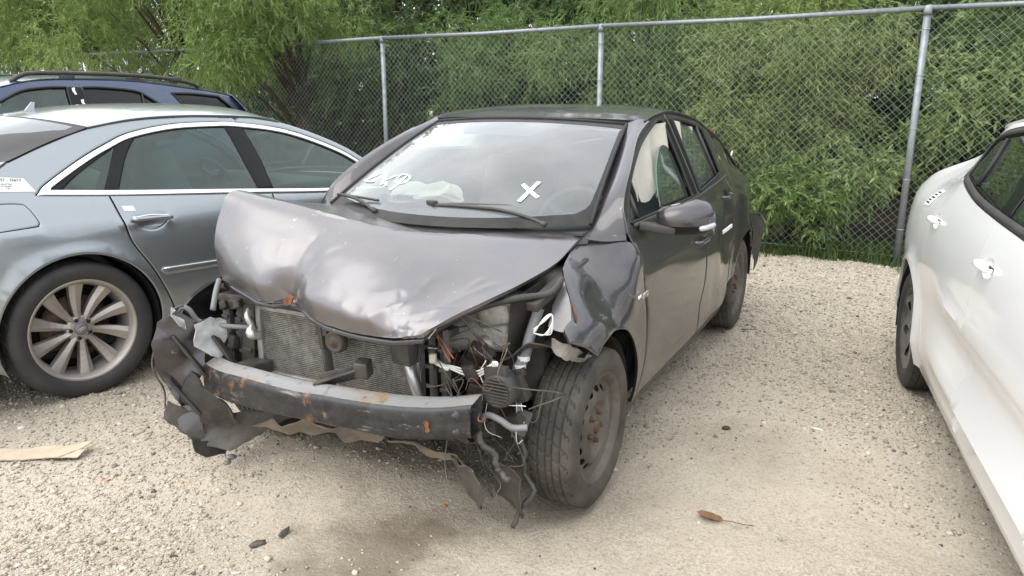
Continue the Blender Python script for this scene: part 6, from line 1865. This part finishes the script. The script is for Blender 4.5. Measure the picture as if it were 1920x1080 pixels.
for sd in (-1, 1):
    wl2 = [(x_, float(blt(x_))) for x_ in np.linspace(2.4, .40, 14)]
    ring = path(wtop, [wtop[-1], wl2[0]], wl2, [wl2[-1], (.366, 1.152), wtop[0]])
    arcw = [tuple(p) for p in arc(0, .315, .372, -12, 200, 22)]
    qt = path([(.372, .235), (.56, .235)], [(.56, .235), (.55, .33), (.42, .52), (.335, .72), (.305, .90), (.330, 1.05), (.385, 1.138)], [(.385, 1.138), (.362, 1.144), (.343, 1.160)], [(p[0] - .006, p[1] + .004) for p in wtop[:6]], [(.99, 1.412), (.99, 1.436)], [(p[0], p[1] - .003) for p in wditch[:6]][::-1],
              [(-.60, 1.072), (-.72, 1.035), (-.88, .99)], [(-.88, .99), (-.93, .88), (-.95, .70), (-.93, .45), (-.88, .27)], [(-.88, .27), (-.5, .25), (-.36, .235)], arcw[::-1])
    panel("quarter_panel", qt, S_w, M['white'], Wt, sd, step=.04, edge=.0016, roll=0)
    rd = path([(.389, 1.135), (.3335, 1.049), (.3085, .90), (.3385, .72), (.4235, .52), (.5535, .332), (.5635, .24)], [(.5635, .24), (1.305, .24)], [(1.305, .24), (1.295, .7), (1.265, 1.076)], [(x_, float(blt(x_)) - .004) for x_ in np.linspace(1.265, .41, 8)])
    cups = [ell(hx + .008, hz, .066, .036, 0, 24) for hx, hz in ((.425, .955), (1.40, .938))]
    d2 = panel("rear_door", rd, S_w, M['white'], Wt, sd, step=.035, holes=[cups[0]], edge=.0016, roll=0)
    fd = path([(1.2685, 1.076), (1.2985, .7), (1.3085, .24)], [(1.3085, .24), (2.25, .24)], [(2.25, .24), (2.29, .5), (2.22, .85), (2.33, 1.03)], [(x_, float(blt(x_)) - .004) for x_ in np.linspace(2.33, 1.2685, 8)])
    d1 = panel("front_door", fd, S_w, M['white'], Wt, sd, step=.05, holes=[cups[1]], edge=.0016, roll=0)
    ff = path([(2.34, 1.028), (2.228, .85), (2.298, .5), (2.26, .24)], [(2.26, .24), (2.29, .24)], [tuple(p) for p in arc(2.65, .315, .372, 192, -12, 18)], [(3.03, .25), (3.3, .28), (3.42, .55), (3.35, .72)], [(3.35, .72), (3.0, .85), (2.6, .97), (2.34, 1.028)])
    panel("front_fender", ff, S_w, M['white'], Wt, sd, step=.06)
    panel("sill", path([(.40, .185), (.40, .232)], [(.40, .232), (2.25, .236)], [(2.25, .236), (2.25, .185)], [(2.25, .185), (.40, .185)]), lambda x, z: S_w(x, z) - .004, M['white'], Wt, sd, step=.08)
    rl = path([(p[0], p[1] + .004) for p in wtop[5:]], [(2.40, 1.05), (2.45, 1.058)], wditch[6:][::-1], [(1.0, 1.438), (1.0, 1.412)])
    panel("roof_rail", rl, S_w, M['white'], Wt, sd, step=.05)
    # black mouldings and panes
    panel("window_moulding", ring, lambda x, z: S_w(x, z) + .006, M['black_plastic'], Wt, sd, holes=[offset_loop(ring, .026)], step=.05, edge=.004, roll=.008)
    g2 = path([(.46, 1.170), (.374, 1.208), (.396, 1.270), (.465, 1.322), (.70, 1.358), (.95, 1.373), (1.10, 1.375)], [(1.10, 1.375), (1.19, 1.108)], [(1.19, 1.108), (.46, 1.170)])
    g1 = path([(1.32, 1.10), (1.25, 1.373)], [(1.25, 1.373), (1.45, 1.36), (1.68, 1.325), (2.02, 1.19), (2.28, 1.07)], [(2.28, 1.07), (1.32, 1.10)])
    fr_ = panel("window_frame", offset_loop(ring, .022), lambda x, z: S_w(x, z) - .004, M['gloss_black'], Wt, sd, holes=[g2, g1], step=.05)
    glass_set(Wt, S_w, sd, [("door_glass", offset_loop(g2, -.005), M['green_glass']), ("door_glass", offset_loop(g1, -.005), M['green_glass'])], fr_)
    MB().tube(loop_z(S_w, sd, [(.70, 1.15), (.66, 1.25), (.60, 1.335)], -.006), .010, 6).build("division_bar", M['rubber_seal'], fr_)
    # handles: bow over a round cup, lock cap behind it
    for dd, hx, hz in ((d2, .425, .955), (d1, 1.40, .938)):
        y0 = float(S_w(hx, hz)) + .004
        cl_ = ell(hx + .008, hz, .066, .036, 0, 24)
        panel("handle_cup", cl_, lambda x, z: S_w(x, z) - .003 - .022 * np.clip(1 - ((x - hx - .008) / .068) ** 2 - ((z - hz) / .038) ** 2, 0, 1) ** .8, M['white'], dd, sd, step=.010, t=.002, roll=0, edge=.002)
        bow = crm(np.array([(hx + .072, sd * (y0 - .002), hz + .002), (hx + .060, sd * (y0 + .016), hz + .003), (hx, sd * (y0 + .026), hz + .005), (hx - .055, sd * (y0 + .022), hz + .005), (hx - .078, sd * (y0 + .012), hz + .004), (hx - .084, sd * (y0 - .004), hz + .002)]), 4)
        MB().tube(bow, [.007] * 3 + [.0105] * 15 + [.009] * 3, 10).build("door_handle", M['white'], dd)
        MB().box((hx + .012, sd * (y0 - .012), hz - .002), (.050, .006, .016), None, .003).build("handle_slot", M['dash'], dd)
    wheel_well(Wt, "wheel_liner", 0, sd * .45, sd * .83, .315, .368, M['inner']); wheel_well(Wt, "wheel_liner", 2.65, sd * .45, sd * .83, .315, .368, M['inner'])
    lo_ = path([(-.75, .27), (-.75, .98)], [(-.75, .98), (2.3, 1.0)], [(2.3, 1.0), (2.25, .24)], [(2.25, .24), (.42, .24)], [tuple(p) for p in arc(0, .315, .385, -5, 190, 14)], [(-.4, .27), (-.75, .27)])
    panel("inner_side", lo_, lambda x, z: np.minimum(S_w(x, z), W_w(x) - .03) - .05, M['inner'], Wt, sd, step=.15, t=.01)
    # tail lamp wrapped round the corner
    panel("tail_lamp", path([(-.66, 1.015), (-.60, .93), (-.66, .85), (-.80, .80)], [(-.80, .80), (-.945, .80)], [(-.945, .80), (-.90, .97)], [(-.90, .97), (-.66, 1.015)]), lambda x, z: S_w(x, z) + .004, M['amber'], Wt, sd, step=.05, roll=.006)
body_cap("roof", Wt, [.102, .30, .70, 1.0, 1.35, 1.68], [float(S_w(x, z)) for x, z in ((.10, 1.345), (.30, 1.380), (.70, 1.420), (1.0, 1.44), (1.35, 1.432), (1.68, 1.388))], [1.346, 1.381, 1.421, 1.441, 1.433, 1.389], [1.385, 1.420, 1.458, 1.475, 1.468, 1.43], M['white'], xmid=[.02, .27, .70, 1.0, 1.38, 1.60])
body_cap("rear_screen", Wt, [-.595, -.26, -.11, .098], [float(S_w(x, z)) - .002 for x, z in ((-.595, 1.075), (-.26, 1.222), (-.11, 1.29), (.098, 1.344))], [1.074, 1.221, 1.288, 1.344], [1.085, 1.240, 1.320, 1.383], M['tint_glass'], xmid=[-.72, -.36, -.16, .018])
body_cap("trunk_lid", Wt, [-.93, -.86, -.74, -.605], [.56, .60, .625, .640], [.985, 1.005, 1.035, 1.065], [1.02, 1.045, 1.06, 1.075], M['white'], xmid=[-1.0, -.95, -.85, -.722])
surf("rear_fascia", bicubic(np.array([[(-.93 - .11 * (1 - c_ ** 2) - .02 * (q_ in (1, 2)), .60 * c_, 1.0 - .25 * q_) for c_ in np.linspace(-1, 1, 9)] for q_ in (0, 1, 2, 2.9)]), 4, 3), M['white'], Wt, t=.01)
body_cap("windshield", Wt, [1.69, 2.1, 2.45], [.645, .70, .76], [1.386, 1.235, 1.06], [1.425, 1.26, 1.04], M['green_glass'], xmid=[1.62, 2.15, 2.70], t=0)
body_cap("hood", Wt, [2.46, 2.9, 3.32], [.815, .815, .70], [1.01, .885, .735], [1.04, .955, .79], M['white'], xmid=[2.7, 3.1, 3.5])
surf("front_fascia", bicubic(np.array([[(3.38 + .12 * (1 - c_ ** 2), .62 * c_, z_) for c_ in np.linspace(-1, 1, 7)] for z_ in (.77, .62, .45, .28)]), 4, 3), M['white'], Wt, flip=True, t=.01)
MB().box((1.25, 0, .24), (4.0, 1.4, .05), None, .02).build("underbody", M['inner'], Wt)
for y_ in (.36, -.36): seat(Wt, .95, y_, .50, M['grey_cloth'])
seat(Wt, .30, 0, .42, M['grey_cloth'], 1.2, "rear_seat")
bg = MB(); bg.box((1.14, -.52, 1.11), (.26, .26, .24), (R(10), R(20), R(25)), .10); bg.build("salmon_bundle", M['tan_cloth'], Wt)
rough_plate("teal_sheet", [(.95, -.60, 1.36), (1.25, -.60, 1.37), (1.28, -.64, 1.20), (1.12, -.66, 1.13), (.98, -.65, 1.18)], M['pale_teal'], Wt, .006, .02, 71, .04, .002)  # crumpled pale teal sheet inside the side window
MB().box((2.1, 0, .93), (.4, 1.35, .16), None, .05).build("dashboard", M['dash'], Wt)
stw = panel("inventory_sticker", np.array([(.11, 1.068), (.235, 1.074), (.15, .988), (.02, .980)]), lambda x, z: S_w(x, z) + .003, M['paper'], Wt, -1, step=.03, t=.001, roll=0)
for k in range(5):
    panel("print_line", np.array([(.118 - k * .015, 1.060 - k * .014), (.190 - k * .015 - .02 * (k % 2), 1.062 - k * .014), (.186 - k * .015 - .02 * (k % 2), 1.055 - k * .014), (.114 - k * .015, 1.053 - k * .014)]), lambda x, z: S_w(x, z) + .0048, M['ink'], stw, -1, step=.03, t=.0005, roll=0)
tm_w = tyre_mesh(.318, .205, .212)
def cap_holes(n=7):
    out = []
    for k in range(n):
        a = k * 2 * math.pi / n
        q_ = [(.085, -.05), (.12, -.14), (.172, -.22), (.182, .0), (.172, .16), (.12, .06)]
        out.append(np.array([(r_ * math.cos(a + t_), r_ * math.sin(a + t_)) for r_, t_ in q_]))
    return out
for x_, sd, ro in ((0, -1, .3), (0, 1, 0), (2.65, -1, .5), (2.65, 1, 0)):
    w_ = wheel_base(Wt, x_, sd * .735, .314, sd, .318, .205, .212, M['tyre_clean'], M['steel_wheel'], tm_w, roll=ro)
    pr_ = spl([(0, .072), (.03, .070), (.06, .060), (.12, .062), (.18, .072), (.205, .078)])
    disc_panel("hubcap", .206, cap_holes(), lambda r, x, z: pr_(r) + .008 * np.cos(np.arctan2(z, x) * 7), M['hubcap'], w_, .018, t=.005)
    MB().lathe([(.0001, .076), (.02, .075), (.025, .070)], 16, 'Y').build("hub_cap", M['steel_wheel'], w_)
    MB().lathe([(.02, .0), (.19, .0), (.19, .01), (.02, .01)], 32).build("black_backing", M['inner'], w_)

# ================================================================== litter on the ground
def on_ground(x, y): return float(hgt(np.array([x]), np.array([y]))[0])
cb = thing("cardboard_strip", "torn strip of pale cardboard lying on the gravel at the left edge", "cardboard", (-2.02, 2.93, on_ground(-2.02, 2.93)), R(3))
rough_plate("sheet", [(-.30, -.045, .012), (-.05, -.050, .014), (.10, -.045, .018), (.17, .0, .035), (.20, .05, .05), (.10, .052, .02), (-.10, .05, .014), (-.30, .05, .012)], M['cardboard'], cb, .004, .004, 81, .03, .002)
rough_plate("torn_flap", [(.06, -.048, .020), (.17, -.040, .012), (.19, .0, .030), (.12, -.01, .028)], M['cardboard'], cb, .004, .006, 82, .02, .003)
for nm, lab, x_, y_, mat, dims, rz, sd_ in (
        ("plastic_fragment", "larger of two black broken plastic fragments lying in front of the wreck", -.885, 2.30, 'black_chunk', (.075, .032, .022), 40, 1),
        ("plastic_fragment", "smaller upright black plastic fragment next to the oil stain", -.815, 2.37, 'black_chunk', (.065, .024, .026), 70, 2),
        ("red_chip", "tiny red plastic chip on the gravel left of the wreck", -1.63, 2.73, 'red_chip', (.035, .008, .008), 35, 3),
        ("orange_chip", "tiny orange lens chip on the gravel below the bumper", -1.31, 2.69, 'orange_chip', (.016, .012, .010), 10, 4),
        ("orange_chip", "orange plastic chip beside the dug-out wheel rut", -.25, 2.52, 'orange_chip', (.020, .014, .012), 50, 5),
        ("dark_stick", "dark thin stick lying behind the wreck's rear wheel", 1.60, 4.80, 'dry_leaf', (.14, .012, .010), 5, 6),
        ("pale_chip", "white plastic chip on the sand near the bottom of the picture", -.90, 2.135, 'paper', (.035, .012, .006), 5, 7),
        ("pale_chip", "long pale splinter lying between the two right-hand cars", 1.42, 3.20, 'paper', (.07, .014, .008), -30, 8),
        ("grey_stone", "dark grey flat stone lying on the gravel left of the bumper corner", -1.16, 2.82, 'hubcap', (.055, .035, .022), 15, 9),
        ("dark_clod", "dark brown clod on the gravel between the hatchback and the white car", 1.0, 3.22, 'soil', (.05, .035, .022), 20, 10)):
    r_ = np.random.default_rng(300 + sd_)
    V = ICO_V * np.array(dims) / 2 * r_.uniform(.75, 1.2, (12, 1))
    bm = bmesh.new()
    me = mesh_np(nm, V, ICO_F, smooth=False)
    bm.from_mesh(me)
    bmesh.ops.subdivide_edges(bm, edges=bm.edges[:], cuts=1)
    for v in bm.verts: v.co *= 1 + r_.uniform(-.10, .10)
    bm.to_mesh(me); bm.free()
    o = mobj(nm, me, M[mat])
    o.location = (x_, y_, on_ground(x_, y_) + dims[2] * .32)
    o.rotation_euler = (R(r_.uniform(-8, 8)), R(r_.uniform(-8, 8)), R(rz))
    tag(o, lab, nm.split('_')[-1])
lf = thing("dry_leaf", "curled dry brown leaf with a long thin stem on the pale sand", "leaf", (.74, 2.44, on_ground(.74, 2.44)), R(-28))
rough_plate("blade", [(-.065, 0, .012), (-.05, .022, .016), (-.015, .026, .012), (.02, .016, .008), (.03, 0, .006), (.01, -.018, .010), (-.03, -.024, .020)], M['dry_leaf'], lf, .0015, .006, 83, .012, .002)
MB().tube(crm(np.array([(.028, 0, .007), (.06, .004, .010), (.10, .010, .007), (.135, .022, .005)]), 4), .0018, 5).build("stem", M['dry_leaf'], lf)
